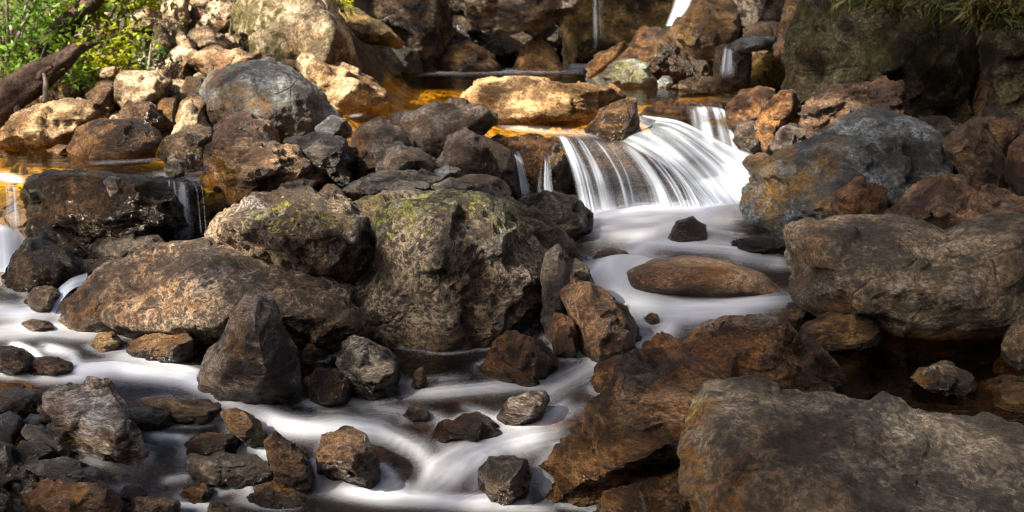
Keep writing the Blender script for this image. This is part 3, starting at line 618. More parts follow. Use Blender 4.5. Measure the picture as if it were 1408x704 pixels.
R_('boulder', 'round boulder with bright green moss standing in the back pool', [(807, 106), (818, 92), (848, 85), (874, 79), (894, 88), (904, 106), (898, 116), (860, 119), (815, 117)], 'blue', z=.55, T=.4, marks=[('G', 875, 98, 28, 16, 1.0), ('G', 845, 105, 18, 10, .6)], tint=(.9, .88, .75))
R_('stone', 'small bluish stone next to the green mossed round boulder', [(904, 112), (912, 104), (922, 105), (926, 114), (915, 120), (905, 119)], 'blue', z=.55)
R_('rock', 'low wet bluish stones line in the back pool below the trickle', [(922, 118), (945, 108), (985, 104), (1020, 108), (1036, 118), (1020, 124), (950, 125)], 'wet', z=.55, T=.25, tint=(2.0, 2.1, 2.2))
R_('stone', 'flat dark stone just breaking the golden back pool', [(936, 124), (952, 120), (972, 122), (975, 127), (950, 129)], 'wet', z=.55, tint=(1.6, 1.5, 1.4))
# left scree, sunlit
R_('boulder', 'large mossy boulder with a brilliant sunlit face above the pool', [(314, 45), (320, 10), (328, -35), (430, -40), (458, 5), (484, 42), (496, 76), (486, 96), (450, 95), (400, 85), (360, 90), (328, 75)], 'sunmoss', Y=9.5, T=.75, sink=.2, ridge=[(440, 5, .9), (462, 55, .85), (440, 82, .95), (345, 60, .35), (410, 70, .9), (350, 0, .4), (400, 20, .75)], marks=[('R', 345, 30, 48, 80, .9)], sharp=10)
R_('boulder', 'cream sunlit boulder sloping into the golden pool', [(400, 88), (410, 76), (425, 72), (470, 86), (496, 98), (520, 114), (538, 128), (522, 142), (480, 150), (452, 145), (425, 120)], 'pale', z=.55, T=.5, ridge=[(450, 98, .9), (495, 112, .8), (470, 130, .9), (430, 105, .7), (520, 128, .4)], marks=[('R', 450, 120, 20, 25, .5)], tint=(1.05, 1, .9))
R_('rock', 'mossy slanted slab behind the big sunlit boulder', [(466, 28), (470, 6), (500, 18), (535, 35), (556, 50), (545, 56), (500, 50)], 'gold', Y=10.6, T=.4, tint=(.8, .85, .6))
R_('boulder', 'grey blue boulder right of the big sunlit boulder', [(492, 58), (514, 43), (550, 51), (574, 70), (582, 92), (552, 99), (522, 92), (502, 78)], 'blue', z=.58, T=.45, tint=(.95, .92, .85))
R_('rock', 'brown angular rock at the foot of the grey blue boulder', [(484, 88), (495, 66), (515, 69), (540, 84), (552, 99), (527, 106), (500, 102)], 'warm', z=.55, T=.3)
R_('boulder', 'big blue topped brown boulder behind the banded pale rock', [(274, 128), (288, 100), (328, 90), (370, 80), (402, 92), (440, 124), (468, 152), (478, 168), (465, 190), (420, 198), (380, 196), (320, 182), (285, 162)], 'blue', Y=7.6, T=.7, sharp=9, ridge=[(350, 105, .6), (400, 125, .75), (440, 150, .6), (330, 140, .9), (390, 165, 1.0), (300, 150, .6), (450, 180, .6)], marks=[('R', 320, 155, 60, 34, .55), ('R', 410, 178, 60, 22, .5), ('R', 300, 115, 20, 20, .5)], tint=(.95, .93, .92))  # blue colour paints in the sky sheen on top, R marks brown below
R_('rock', 'curled brown rock perched behind the blue topped boulder', [(256, 82), (268, 68), (292, 62), (318, 66), (330, 62), (345, 78), (360, 70), (352, 92), (320, 104), (282, 100)], 'pale', Y=8.5, T=.3, strata=.8, tint=(.8, .68, .58))
R_('rock', 'pale rock slab leaning under the curled brown rock', [(215, 118), (225, 80), (250, 55), (272, 68), (262, 95), (272, 120), (245, 130)], 'pale', Y=9.0, T=.35)
R_('rock', 'upright chalk pale rock near the top of the scree', [(226, -20), (260, -20), (264, 35), (246, 60), (230, 50), (222, 20)], 'pale', Y=10.2, T=.35, tint=(1.15, 1.15, 1.15))
R_('rock', 'flat white rock face catching the sun beside the fern bush', [(160, 64), (190, 40), (214, 30), (214, 62), (200, 92), (170, 86)], 'pale', Y=9.5, T=.3, tint=(1.2, 1.2, 1.2))
R_('rock', 'greenish wedge rock leaning on the white rock face', [(206, 70), (210, 32), (222, 32), (242, 60), (232, 80), (215, 88)], 'sunmoss', Y=9.3, T=.3, tint=(.6, .6, .5))
R_('stone', 'small round tan stone lying on top of the scree', [(260, 18), (266, 5), (280, 4), (290, 14), (284, 30), (266, 30)], 'warm', Y=10.4, tint=(1.5, 1.4, 1.3))
R_('stone', 'small round pale stone above the round tan stone', [(268, 2), (275, -14), (292, -14), (296, 4), (284, 10)], 'pale', Y=10.7)
R_('rock', 'grey triangular rock beside the big sunlit boulder', [(272, 30), (284, 8), (300, -8), (322, 4), (332, 16), (316, 36), (290, 42)], 'pale', Y=10.0, T=.35)
R_('stone', 'small orange stone below the grey triangular rock', [(288, 38), (300, 28), (316, 26), (314, 36), (298, 44)], 'gold', Y=9.6)
R_('rock', 'pinkish blocky rock in the middle of the scree', [(252, 60), (262, 40), (285, 34), (310, 48), (320, 62), (290, 68), (268, 66)], 'pale', Y=9.4, T=.3)
R_('rock', 'narrow tilted rock between the pinkish and the greenish rock', [(240, 50), (250, 42), (268, 60), (276, 72), (262, 74), (248, 66)], 'pale', Y=9.2, T=.2, tint=(.8, .78, .75))
R_('rock', 'dark brown rock high on the scree under the bush', [(176, 40), (196, 20), (222, 28), (214, 48), (190, 56)], 'warm', Y=10.4, T=.3)
R_('rock', 'white stone half hidden among the leaves of the bush', [(96, 48), (104, 30), (126, 24), (136, 40), (124, 56), (104, 58)], 'pale', Y=10.2, T=.3, tint=(1.1, 1.1, 1.1))
R_('rock', 'grey rock beside the white stone among the leaves', [(132, 50), (140, 28), (158, 24), (164, 44), (152, 58)], 'pale', Y=10.0, T=.25, tint=(.7, .7, .7))
R_('rock', 'brown shadowed rock under the bush below the grey rock', [(148, 60), (160, 42), (178, 46), (182, 62), (165, 70)], 'warm', Y=9.7, T=.25)
R_('rock', 'sun dappled block standing behind the left pool', [(155, 112), (162, 98), (198, 93), (232, 96), (237, 112), (224, 138), (206, 146), (172, 144), (160, 132)], 'pale', Y=8.3, T=.35, tint=(.85, .8, .74), sharp=16)
R_('stone', 'small pale stone atop the sun dappled block', [(130, 102), (140, 92), (158, 90), (164, 102), (148, 108)], 'pale', Y=8.7)
R_('rock', 'dark wet rock below the sun dappled block', [(164, 158), (176, 138), (208, 140), (226, 160), (230, 180), (205, 186), (180, 180)], 'wet', Y=8.0, T=.3, tint=(1.6, 1.4, 1.3))
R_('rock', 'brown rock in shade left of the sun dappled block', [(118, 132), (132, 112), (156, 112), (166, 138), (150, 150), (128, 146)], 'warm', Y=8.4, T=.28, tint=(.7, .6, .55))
R_('rock', 'orange brown rock below the leaning log', [(70, 128), (84, 112), (110, 112), (120, 128), (104, 140), (80, 138)], 'gold', Y=8.7, T=.25, tint=(.8, .7, .6))
R_('rock', 'chalk white triangular rock beside the blue topped boulder', [(232, 190), (250, 140), (262, 126), (286, 132), (284, 155), (300, 178), (282, 195), (255, 196)], 'pale', Y=7.75, T=.28, tint=(1.1, 1.1, 1.05))
R_('rock', 'greenish brown rock over the chalk white triangle', [(248, 122), (256, 106), (278, 102), (292, 116), (286, 134), (262, 134)], 'warm', Y=8.1, T=.25, tint=(1.0, 1.05, .75))
R_('rock', 'orange wet ledge rock between block and white triangle', [(210, 150), (222, 134), (244, 132), (246, 155), (236, 178), (220, 182)], 'gold', Y=8.2, T=.22, marks=[('R', 228, 150, 30, 30, .8)])
R_('boulder', 'long low sun dappled boulder at the back of the left pool', [(-40, 192), (-10, 180), (20, 160), (60, 145), (100, 132), (132, 134), (152, 152), (130, 168), (100, 192), (40, 198)], 'pale', z=.52, T=.5, marks=[('R', 60, 165, 40, 14, .4)], tint=(.8, .73, .6), amp=1.3)
R_('boulder', 'smooth brown boulder standing in the left pool', [(92, 202), (105, 174), (140, 161), (182, 161), (214, 176), (224, 192), (206, 212), (160, 218), (100, 217)], 'stream', z=.5, T=.4, sharp=8, tint=(1.15, 1.05, 1.0), strata=.2)
R_('rock', 'black flat rock between brown pool boulder and banded rock', [(218, 208), (224, 190), (260, 177), (296, 175), (300, 200), (286, 224), (236, 224)], 'wet', Y=6.75, T=.3, strata=.5, tint=(1.3, 1.2, 1.1))
R_('stone', 'small pointed stone at the lip of the left pool', [(224, 234), (230, 217), (238, 212), (252, 222), (254, 236), (238, 240)], 'schist', z=.5, Y=6.25, tint=(1.2, 1.2, 1.2))
R_('rock', 'golden stepped rock in the water behind the pool boulder', [(64, 206), (80, 198), (96, 200), (98, 208), (80, 211)], 'gold', z=.5, T=.2)
R_('boulder', 'broad dark wet ledge boulder damming the left pool', [(26, 268), (38, 246), (68, 237), (112, 238), (160, 244), (202, 245), (250, 248), (274, 256), (282, 292), (262, 340), (150, 350), (60, 345), (30, 302)], 'wet', Y=5.75, T=.5, strata=.9, sdir=(.3, .2, 1), tint=(.85, .72, .55), ridge=[(60, 242, .5), (130, 246, .6), (220, 252, .55), (70, 300, .8), (160, 300, .9), (240, 300, .6), (160, 262, .85)], marks=[('R', 110, 275, 90, 40, .3)], wet=-.5)
R_('rock', 'pinkish rock piece on top of the dark ledge boulder', [(142, 250), (150, 242), (166, 244), (170, 262), (152, 266)], 'schist', Y=5.5, T=.1, tint=(1.5, 1.3, 1.3))
R_('rock', 'flat black layered rock at the foot of the ledge boulder', [(116, 342), (140, 322), (185, 316), (220, 324), (228, 342), (192, 358), (135, 362)], 'schist', z=.16, T=.3, strata=.7, tint=(.55, .52, .5))
R_('rock', 'black wet rock in the dark gap under the ledge boulder', [(100, 385), (112, 358), (150, 352), (180, 356), (172, 378), (130, 395)], 'wet', Y=5.25, T=.25)
R_('boulder', 'black pyramid shaped boulder at the left stream edge', [(-20, 398), (4, 374), (20, 350), (40, 325), (60, 325), (90, 343), (112, 362), (114, 384), (60, 404), (20, 406)], 'wet', z=.13, T=.4, tint=(1.0, .95, .95), ridge=[(48, 340, .7), (60, 375, 1.0), (20, 385, .6), (95, 372, .5)])
R_('rock', 'rounded tan stone with water sliding over its side', [(33, 414), (45, 395), (70, 391), (88, 400), (80, 425), (52, 434)], 'gneiss', z=.10, T=.2, tint=(.9, .85, .75))
# pile behind the main boulder
R_('rock', 'rusty dark rock wedged between blue topped boulder and banded rock', [(294, 176), (314, 155), (345, 151), (375, 168), (388, 192), (345, 200), (305, 190)], 'warm', Y=7.1, T=.3, tint=(.7, .62, .62))
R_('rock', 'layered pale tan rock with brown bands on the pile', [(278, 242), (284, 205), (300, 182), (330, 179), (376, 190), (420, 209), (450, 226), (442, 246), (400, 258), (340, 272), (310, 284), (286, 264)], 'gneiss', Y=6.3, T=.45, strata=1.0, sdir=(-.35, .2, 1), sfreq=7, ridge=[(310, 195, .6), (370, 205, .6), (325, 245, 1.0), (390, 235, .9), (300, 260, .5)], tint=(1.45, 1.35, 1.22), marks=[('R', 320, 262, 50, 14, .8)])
R_('rock', 'charcoal rock right of the layered pale rock', [(388, 192), (430, 182), (480, 190), (488, 215), (482, 242), (440, 246), (420, 228)], 'schist', Y=6.6, T=.32, strata=.5, tint=(.5, .5, .55))
R_('rock', 'small purple grey rock on the saddle beside the golden pool', [(432, 176), (455, 158), (478, 163), (485, 182), (462, 190), (440, 188)], 'blue', Y=7.0, T=.22, tint=(.75, .7, .75))
R_('rock', 'brown rock with an orange left end holding back the pool', [(478, 200), (482, 180), (496, 166), (522, 162), (548, 176), (580, 190), (574, 218), (525, 245), (492, 234)], 'brownblue', Y=6.75, T=.35, marks=[('R', 488, 195, 16, 30, 1.0)], tint=(.8, .75, .75))
R_('boulder', 'long bluish slab lying across the pool lip', [(526, 168), (560, 153), (600, 144), (640, 135), (668, 138), (682, 156), (676, 176), (640, 190), (610, 220), (565, 214), (540, 190)], 'brownblue', Y=6.95, T=.4, strata=.7, sdir=(.3, .1, 1), tint=(.8, .78, .78), ridge=[(560, 168, .6), (620, 156, .6), (660, 150, .5), (590, 190, .9), (640, 175, .8)], marks=[('R', 672, 165, 12, 14, .8)])

R_('rock', 'pale grey angular stone in the middle of the pile', [(516, 228), (526, 204), (545, 194), (580, 207), (614, 226), (612, 240), (560, 244), (524, 240)], 'slab', Y=6.2, T=.3, tint=(1.3, 1.28, 1.2), ridge=[(545, 210, .8), (580, 222, .8), (550, 232, 1.0), (600, 234, .4)])
R_('boulder', 'purple brown boulder next to the thin left rivulet', [(598, 222), (618, 186), (640, 172), (672, 186), (700, 208), (707, 242), (690, 256), (650, 256), (612, 246)], 'brownblue', Y=6.45, T=.4, tint=(.72, .65, .66), ridge=[(645, 190, .8), (640, 225, 1.0), (690, 222, .5), (615, 225, .6)])
R_('rock', 'low dark slab in front of the pale angular stone', [(466, 258), (490, 244), (540, 234), (580, 232), (628, 244), (612, 260), (560, 266), (490, 268)], 'schist', Y=5.9, T=.25, tint=(.55, .55, .6))
R_('rock', 'flat blue grey slab just behind the lichen boulder crest', [(512, 260), (530, 248), (566, 246), (592, 252), (588, 264), (545, 272)], 'blue', Y=5.7, T=.2, tint=(.75, .78, .8))
R_('stone', 'brown stone standing between banded rock and lichen boulder', [(430, 272), (448, 254), (464, 254), (480, 274), (462, 286), (438, 284)], 'warm', Y=5.7, T=.15)
R_('rock', 'pale brown rock tucked under the layered pale rock', [(376, 268), (390, 250), (420, 244), (436, 250), (426, 270), (400, 280)], 'gneiss', Y=5.9, T=.2, tint=(.8, .78, .75))
R_('boulder', 'brown rough boulder behind the right end of the lichen boulder', [(575, 262), (615, 246), (660, 240), (695, 246), (708, 264), (694, 292), (630, 290)], 'warm', Y=5.85, T=.35, tint=(.8, .72, .68))
R_('rock', 'dark grey wedge between the low slab and brown rough boulder', [(592, 256), (618, 244), (650, 250), (660, 262), (620, 268)], 'schist', Y=5.7, T=.15, tint=(.6, .6, .65))
R_('rock', 'grey stone peeking out left of the lichen boulder crest', [(596, 236), (612, 226), (634, 232), (632, 246), (606, 248)], 'blue', Y=6.0, T=.15, tint=(.6, .6, .65))
# central falls
R_('boulder', 'long sunlit tan log shaped boulder across the pool', [(634, 132), (648, 112), (690, 104), (740, 107), (800, 112), (846, 118), (860, 131), (846, 150), (810, 158), (770, 166), (720, 166), (680, 161), (646, 152)], 'pale', Y=8.05, T=.5, strata=.8, sdir=(-.15, .2, 1), tint=(.95, .78, .55), ridge=[(680, 120, .7), (760, 122, .75), (830, 130, .5), (700, 150, 1.0), (780, 148, .9), (655, 140, .5)], marks=[('R', 660, 145, 25, 18, .7)])
R_('rock', 'brown upright rock leaning beside the top of the right chute', [(806, 172), (824, 150), (848, 140), (862, 130), (876, 138), (880, 172), (864, 186), (836, 192), (814, 186)], 'stream', Y=7.5, T=.3, wet=.08)
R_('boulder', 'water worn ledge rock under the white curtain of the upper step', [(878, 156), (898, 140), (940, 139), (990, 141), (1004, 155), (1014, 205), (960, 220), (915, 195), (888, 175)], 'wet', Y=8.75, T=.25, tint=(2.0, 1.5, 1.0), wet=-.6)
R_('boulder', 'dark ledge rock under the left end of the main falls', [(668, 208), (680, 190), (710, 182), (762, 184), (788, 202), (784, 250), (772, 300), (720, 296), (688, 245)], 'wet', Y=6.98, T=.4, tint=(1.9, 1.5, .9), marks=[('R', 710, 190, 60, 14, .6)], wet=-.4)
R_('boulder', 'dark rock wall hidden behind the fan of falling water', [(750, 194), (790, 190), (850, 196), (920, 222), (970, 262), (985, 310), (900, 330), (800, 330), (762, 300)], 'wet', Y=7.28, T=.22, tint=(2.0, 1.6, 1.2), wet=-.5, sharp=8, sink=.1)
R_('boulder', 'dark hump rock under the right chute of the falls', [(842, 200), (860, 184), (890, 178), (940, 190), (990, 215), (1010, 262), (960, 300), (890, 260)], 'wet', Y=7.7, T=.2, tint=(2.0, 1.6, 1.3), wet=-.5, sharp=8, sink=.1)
R_('rock', 'smooth dark wet slab at the foot of the left rivulets', [(700, 292), (722, 268), (748, 261), (790, 270), (812, 290), (816, 312), (796, 324), (750, 326)], 'schist', Y=6.35, T=.32, strata=.6, sdir=(-.6, .2, 1), tint=(.75, .75, .78), wet=-.6)
R_('stone', 'dark round stone veiled by white water below the falls', [(918, 324), (930, 304), (952, 297), (970, 308), (976, 328), (950, 337), (926, 335)], 'wet', z=.11, T=.14, tint=(1.3, 1.25, 1.3), wet=-.8, sharp=7)
R_('rock', 'brown rock at the splash beside the orange flanked boulder', [(1020, 224), (1030, 212), (1052, 210), (1068, 218), (1062, 234), (1036, 240)], 'gold', Y=7.1, T=.2, wet=-.4)
R_('rock', 'flat black wet rock at the right edge of the white basin', [(992, 340), (1010, 328), (1050, 322), (1084, 326), (1094, 342), (1060, 350), (1010, 348)], 'wet', z=.1, T=.3, wet=-.8, tint=(1.2, 1.3, 1.5))
R_('rock', 'dark brown rock beneath the orange flanked boulder at the basin', [(1024, 306), (1032, 278), (1070, 282), (1095, 300), (1085, 322), (1050, 318)], 'stream', Y=6.5, T=.25, wet=-.5)
R_('stone', 'brown stone under the glassy water left of the domed rock', [(808, 362), (822, 346), (845, 340), (872, 348), (884, 362), (860, 372), (828, 372)], 'gold', z=.08, T=.2, wet=-.5)
R_('boulder', 'domed tan boulder washed by water with an orange vein', [(832, 400), (846, 372), (890, 355), (940, 349), (1000, 357), (1050, 377), (1092, 402), (1050, 414), (930, 412), (860, 410)], 'gneiss', z=.07, T=.5, sharp=7, tint=(1.0, .8, .62), ridge=[(900, 370, .6), (975, 365, .7), (1040, 388, .6), (940, 395, 1.0), (870, 395, .6)], marks=[('R', 985, 378, 16, 14, .9), ('R', 950, 395, 30, 6, .9), ('B', 1045, 385, 40, 14, .5)], wet=-.3, amp=.3, chip=.08)
R_('stone', 'small brown stone in the fast water above the brown ridge boulder', [(884, 438), (892, 430), (904, 432), (908, 444), (894, 448)], 'gold', z=.055, T=.07, wet=-.5)
# right side
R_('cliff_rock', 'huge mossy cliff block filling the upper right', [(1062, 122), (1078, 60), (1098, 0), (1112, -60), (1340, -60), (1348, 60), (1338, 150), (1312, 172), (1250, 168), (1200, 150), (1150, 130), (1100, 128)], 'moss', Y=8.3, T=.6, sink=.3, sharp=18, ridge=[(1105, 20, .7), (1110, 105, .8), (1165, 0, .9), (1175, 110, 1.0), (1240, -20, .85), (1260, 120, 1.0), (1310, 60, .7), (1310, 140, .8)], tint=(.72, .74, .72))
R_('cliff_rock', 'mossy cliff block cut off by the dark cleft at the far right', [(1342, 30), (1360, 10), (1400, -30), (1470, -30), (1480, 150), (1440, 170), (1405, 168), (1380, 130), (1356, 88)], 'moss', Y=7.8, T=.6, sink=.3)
R_('boulder', 'long weathered rock with wood like grain under the mossy cliff', [(1098, 152), (1114, 130), (1160, 116), (1216, 106), (1242, 117), (1252, 155), (1222, 165), (1170, 175), (1132, 196), (1106, 184)], 'gneiss', Y=7.5, T=.4, strata=1.6, sdir=(-.15, .2, 1), sfreq=9, tint=(.62, .5, .44), ridge=[(1130, 138, .7), (1200, 122, .6), (1150, 160, 1.0), (1220, 145, .8)])
R_('boulder', 'rusty brown boulder right of the white curtain', [(998, 146), (1018, 124), (1046, 119), (1064, 122), (1068, 148), (1050, 172), (1020, 178), (1002, 166)], 'stream', Y=8.3, T=.35, strata=.6, tint=(1.2, 1.0, .9))
R_('boulder', 'split tan boulder between white curtain and weathered grain rock', [(1034, 182), (1044, 150), (1064, 130), (1090, 124), (1100, 136), (1088, 160), (1066, 192), (1048, 200)], 'stream', Y=7.9, T=.3, strata=.8, sdir=(1, .1, .4), tint=(1.5, 1.3, 1.1))
R_('rock', 'smooth dark rock with a trickle beside the white curtain', [(1008, 192), (1014, 172), (1034, 164), (1052, 182), (1054, 204), (1028, 210)], 'wet', Y=8.0, T=.2, tint=(1.4, 1.5, 1.8))
R_('rock', 'wet grey rock in the hollow under the split tan boulder', [(1058, 202), (1066, 180), (1092, 168), (1112, 182), (1112, 204), (1085, 212)], 'schist', Y=7.6, T=.25, tint=(.7, .7, .75))
R_('boulder', 'large blue grey boulder with an orange left flank', [(1020, 262), (1032, 232), (1078, 211), (1118, 196), (1150, 170), (1188, 152), (1216, 150), (1260, 168), (1302, 194), (1326, 232), (1334, 258), (1300, 290), (1230, 305), (1180, 318), (1100, 318), (1050, 302), (1026, 282)], 'blue', Y=6.0, T=.75, sharp=12, strata=.4, sdir=(.3, .1, 1), ridge=[(1195, 170, .5), (1260, 200, .5), (1300, 235, .4), (1100, 228, .8), (1150, 205, .7), (1180, 250, .95), (1130, 290, 1.0), (1050, 265, .6), (1240, 262, .8)], marks=[('R', 1075, 250, 70, 50, 1.0), ('R', 1150, 285, 60, 30, .9), ('R', 1140, 205, 30, 20, .5)], tint=(.85, .88, .92))  # blue paints in sky sheen; orange flank is stain plus painted warm light
R_('rock', 'brown cracked rock tucked under the blue grey boulder', [(1136, 298), (1150, 262), (1185, 240), (1215, 262), (1228, 292), (1190, 306), (1155, 308)], 'stream', Y=5.6, T=.25, tint=(1.1, .95, .8))
R_('boulder', 'angular brown boulder with a pale edge right of the blue grey one', [(1290, 200), (1328, 168), (1346, 159), (1370, 188), (1392, 236), (1378, 260), (1342, 254), (1312, 230)], 'warm', Y=6.1, T=.4, sharp=22, ridge=[(1335, 180, .5), (1325, 215, .9), (1355, 235, .8), (1365, 200, .3)], tint=(.65, .58, .52))
R_('rock', 'dark rock in the cleft below the mossy cliff', [(1220, 200), (1240, 160), (1300, 160), (1330, 172), (1300, 205), (1250, 205)], 'wet', Y=7.0, T=.3, tint=(1.2, 1.1, 1.0))
R_('rock', 'black brown boulder deep in the right cleft', [(1340, 190), (1352, 146), (1395, 150), (1420, 180), (1400, 215), (1365, 215)], 'wet', Y=6.8, T=.35, tint=(1.4, 1.1, .9))
R_('rock', 'reddish rock at the frame edge beneath the cleft', [(1380, 236), (1388, 200), (1410, 182), (1450, 186), (1450, 250), (1400, 256)], 'warm', Y=6.0, T=.3, tint=(.6, .5, .44))
R_('boulder', 'peaked brown boulder resting on the big cracked boulder', [(1205, 302), (1238, 276), (1268, 250), (1292, 235), (1325, 247), (1346, 253), (1372, 257), (1402, 274), (1460, 275), (1460, 330), (1370, 330), (1303, 345), (1260, 325)], 'warm', Y=5.15, T=.45, sharp=16, ridge=[(1295, 252, .5), (1350, 268, .5), (1290, 290, .9), (1340, 300, .9), (1400, 290, .6)], tint=(.85, .74, .66), marks=[('B', 1380, 275, 30, 14, .4)])
R_('boulder', 'big cracked grey brown boulder above the still pool', [(1082, 352), (1087, 320), (1110, 303), (1160, 299), (1210, 298), (1245, 301), (1300, 320), (1335, 302), (1380, 290), (1470, 290), (1470, 445), (1390, 474), (1300, 480), (1235, 472), (1190, 442), (1130, 428), (1095, 408)], 'slab', Y=4.75, T=.7, sharp=9, sink=.12, ridge=[(1110, 325, .5), (1160, 318, .55), (1240, 325, .7), (1330, 330, .7), (1130, 395, .7), (1210, 390, .95), (1300, 395, 1.05), (1280, 450, .8), (1390, 440, .8), (1420, 340, .7), (1220, 435, .85)], marks=[('R', 1125, 345, 35, 40, .35), ('B', 1250, 405, 70, 24, .35), ('R', 1270, 465, 60, 12, .9), ('R', 1330, 470, 60, 10, .8), ('R', 1180, 420, 40, 14, .5)], tint=(1.08, .98, .87), amp=.8)  # orange at the left end is partly painted warm light
R_('rock', 'low rounded brown rock in front of the cracked boulder', [(1078, 476), (1104, 446), (1140, 430), (1180, 427), (1206, 440), (1216, 466), (1190, 478), (1120, 480)], 'stream', z=.03, T=.32, strata=.6, sdir=(-.4, .1, 1), tint=(1.1, 1.1, .9), wet=.03, sharp=8)
R_('rock', 'black rock in shadow between cracked boulder and brown ridge', [(1046, 445), (1062, 426), (1098, 412), (1132, 426), (1110, 458), (1070, 470)], 'wet', Y=5.0, T=.25, tint=(1.2, 1.0, .8))
R_('rock', 'pale veined rock at the frame edge by the still pool', [(1368, 492), (1384, 455), (1408, 425), (1460, 405), (1460, 505), (1385, 506)], 'gneiss', z=.03, T=.35, tint=(.62, .6, .52))
R_('rock', 'craggy dark rock alone in the still pool', [(1250, 520), (1268, 506), (1294, 497), (1312, 501), (1336, 515), (1346, 532), (1330, 546), (1288, 543), (1270, 531)], 'schist', z=.03, T=.2, strata=.6, marks=[('R', 1272, 520, 22, 14, .9)], tint=(.8, .78, .75), wet=.03)
R_('boulder', 'orange brown boulder at the frame edge of the still pool', [(1318, 566), (1348, 526), (1380, 513), (1460, 508), (1460, 620), (1370, 600)], 'gold', z=.02, Y=3.95, T=.35, tint=(.62, .55, .42), marks=[('R', 1390, 560, 60, 30, .6)])
# main boulder group
R_('boulder', 'dark rough ridge rock behind the right flank of the lichen boulder', [(640, 270), (664, 250), (700, 262), (742, 290), (790, 330), (816, 360), (828, 396), (800, 410), (760, 400), (700, 340)], 'schist', Y=5.35, T=.35, tint=(.62, .55, .5), amp=1.4)
R_('boulder', 'long low brown boulder slab running left from the lichen boulder', [(76, 438), (90, 410), (130, 375), (180, 350), (240, 334), (285, 320), (330, 332), (400, 352), (460, 375), (530, 425), (560, 476), (430, 468), (320, 458), (200, 458), (100, 450)], 'lich', Y=4.66, T=.5, sharp=10, ridge=[(180, 372, .3), (270, 345, .3), (380, 365, .35), (130, 420, .6), (250, 435, 1.0), (370, 440, 1.05), (470, 445, .95), (250, 390, .7), (370, 400, .75)], marks=[('R', 190, 420, 110, 40, .55), ('B', 330, 385, 70, 25, .25)], tint=(1.12, 1.04, 1.02), wet=.05, amp=1.0, chip=.7)
R_('boulder', 'large dark lichen spotted boulder dominating the centre', [(405, 445), (440, 400), (455, 365), (465, 325), (464, 285), (490, 266), (530, 257), (600, 258), (660, 264), (702, 284), (732, 320), (752, 360), (768, 410), (746, 448), (705, 474), (650, 494), (580, 490), (510, 476), (445, 462)], 'lich', Y=4.75, T=.75, sink=.15, sharp=9, ridge=[(530, 275, .3), (610, 275, .35), (690, 300, .35), (515, 330, .7), (600, 330, .8), (690, 340, .75), (560, 400, 1.05), (650, 400, 1.05), (720, 400, .7), (470, 420, .6), (560, 455, .8), (670, 450, .7)], marks=[('G', 560, 295, 75, 34, .95), ('G', 680, 300, 60, 30, .7), ('G', 560, 320, 40, 20, .6), ('B', 690, 330, 30, 30, .3), ('R', 590, 455, 90, 18, .35)], amp=1.2, chip=.92)
R_('boulder', 'lichen flecked boulder block lying on the left of the dark one', [(281, 324), (300, 299), (350, 263), (386, 258), (440, 265), (484, 272), (518, 300), (518, 342), (490, 374), (465, 384), (430, 374), (380, 364), (330, 348)], 'lich', Y=4.72, T=.5, sharp=13, sink=.1, ridge=[(350, 280, .5), (430, 282, .5), (480, 300, .6), (340, 320, .8), (410, 330, 1.0), (470, 345, .8), (420, 362, .7)], marks=[('G', 400, 295, 70, 20, .5), ('G', 462, 300, 24, 20, .9), ('B', 350, 285, 30, 16, .8), ('B', 485, 310, 16, 40, .7), ('R', 450, 375, 40, 12, .5)], tint=(1.1, 1.0, .9), amp=1.5, chip=.9)
R_('rock', 'smooth dark grey slab standing upright against the lichen boulder', [(742, 380), (750, 346), (768, 334), (782, 352), (788, 392), (780, 424), (757, 444), (743, 425)], 'slab', Y=4.75, T=.16, sharp=8, tint=(.42, .42, .45), amp=.4)
R_('rock', 'dark leaning sliver right of the upright grey slab', [(782, 385), (790, 355), (806, 362), (822, 392), (812, 410), (790, 410)], 'schist', Y=5.0, T=.15, tint=(.5, .46, .44))
R_('boulder', 'mottled brown boulder at the stream edge right of the lichen boulder', [(773, 402), (790, 382), (822, 394), (862, 424), (882, 456), (876, 484), (820, 496), (795, 472), (788, 440)], 'warm', z=.03, T=.3, ridge=[(795, 400, .7), (830, 420, .8), (820, 465, 1.0), (862, 455, .6), (850, 480, .5)], tint=(.85, .75, .7), wet=.03)
R_('rock', 'small orange brown rock below the upright slab', [(750, 455), (762, 430), (785, 432), (798, 456), (795, 484), (765, 482)], 'warm', Y=4.55, T=.14, tint=(.8, .6, .48))
R_('boulder', 'dark angular boulder with a pale scratch below the lichen boulder', [(655, 505), (680, 462), (705, 452), (735, 462), (768, 492), (756, 524), (730, 534), (690, 520)], 'stream', z=0, T=.28, ridge=[(705, 465, .6), (735, 475, .7), (720, 505, 1.0), (690, 495, .7)], tint=(.8, .72, .65), wet=.04)
R_('rock', 'black brown rock in the dark hollow under the lichen boulder', [(630, 510), (645, 482), (672, 476), (690, 500), (672, 520), (645, 522)], 'wet', Y=4.75, T=.2)
R_('boulder', 'tall pointed standing rock with a blue right side', [(268, 518), (284, 480), (304, 455), (318, 415), (335, 401), (356, 402), (376, 415), (386, 445), (406, 480), (422, 522), (420, 552), (390, 558), (330, 550), (284, 540)], 'schist', z=.015, T=.4, sharp=20, strata=.8, sdir=(1, .2, -.35), ridge=[(345, 412, .5), (352, 455, .95), (365, 520, .9), (300, 500, .6), (325, 470, .8), (400, 520, .5), (310, 535, .6)], amp=.6, chip=.5, marks=[('R', 325, 450, 18, 34, .55), ('R', 295, 518, 20, 14, .5)], tint=(1.35, 1.3, 1.3), wet=.03)  # orange left marks: stain with warm side light painted in
R_('rock', 'brown stone behind the standing rock against the long slab', [(237, 442), (250, 416), (286, 414), (316, 428), (311, 452), (290, 466), (245, 459)], 'warm', Y=4.85, T=.2, tint=(.9, .78, .7))
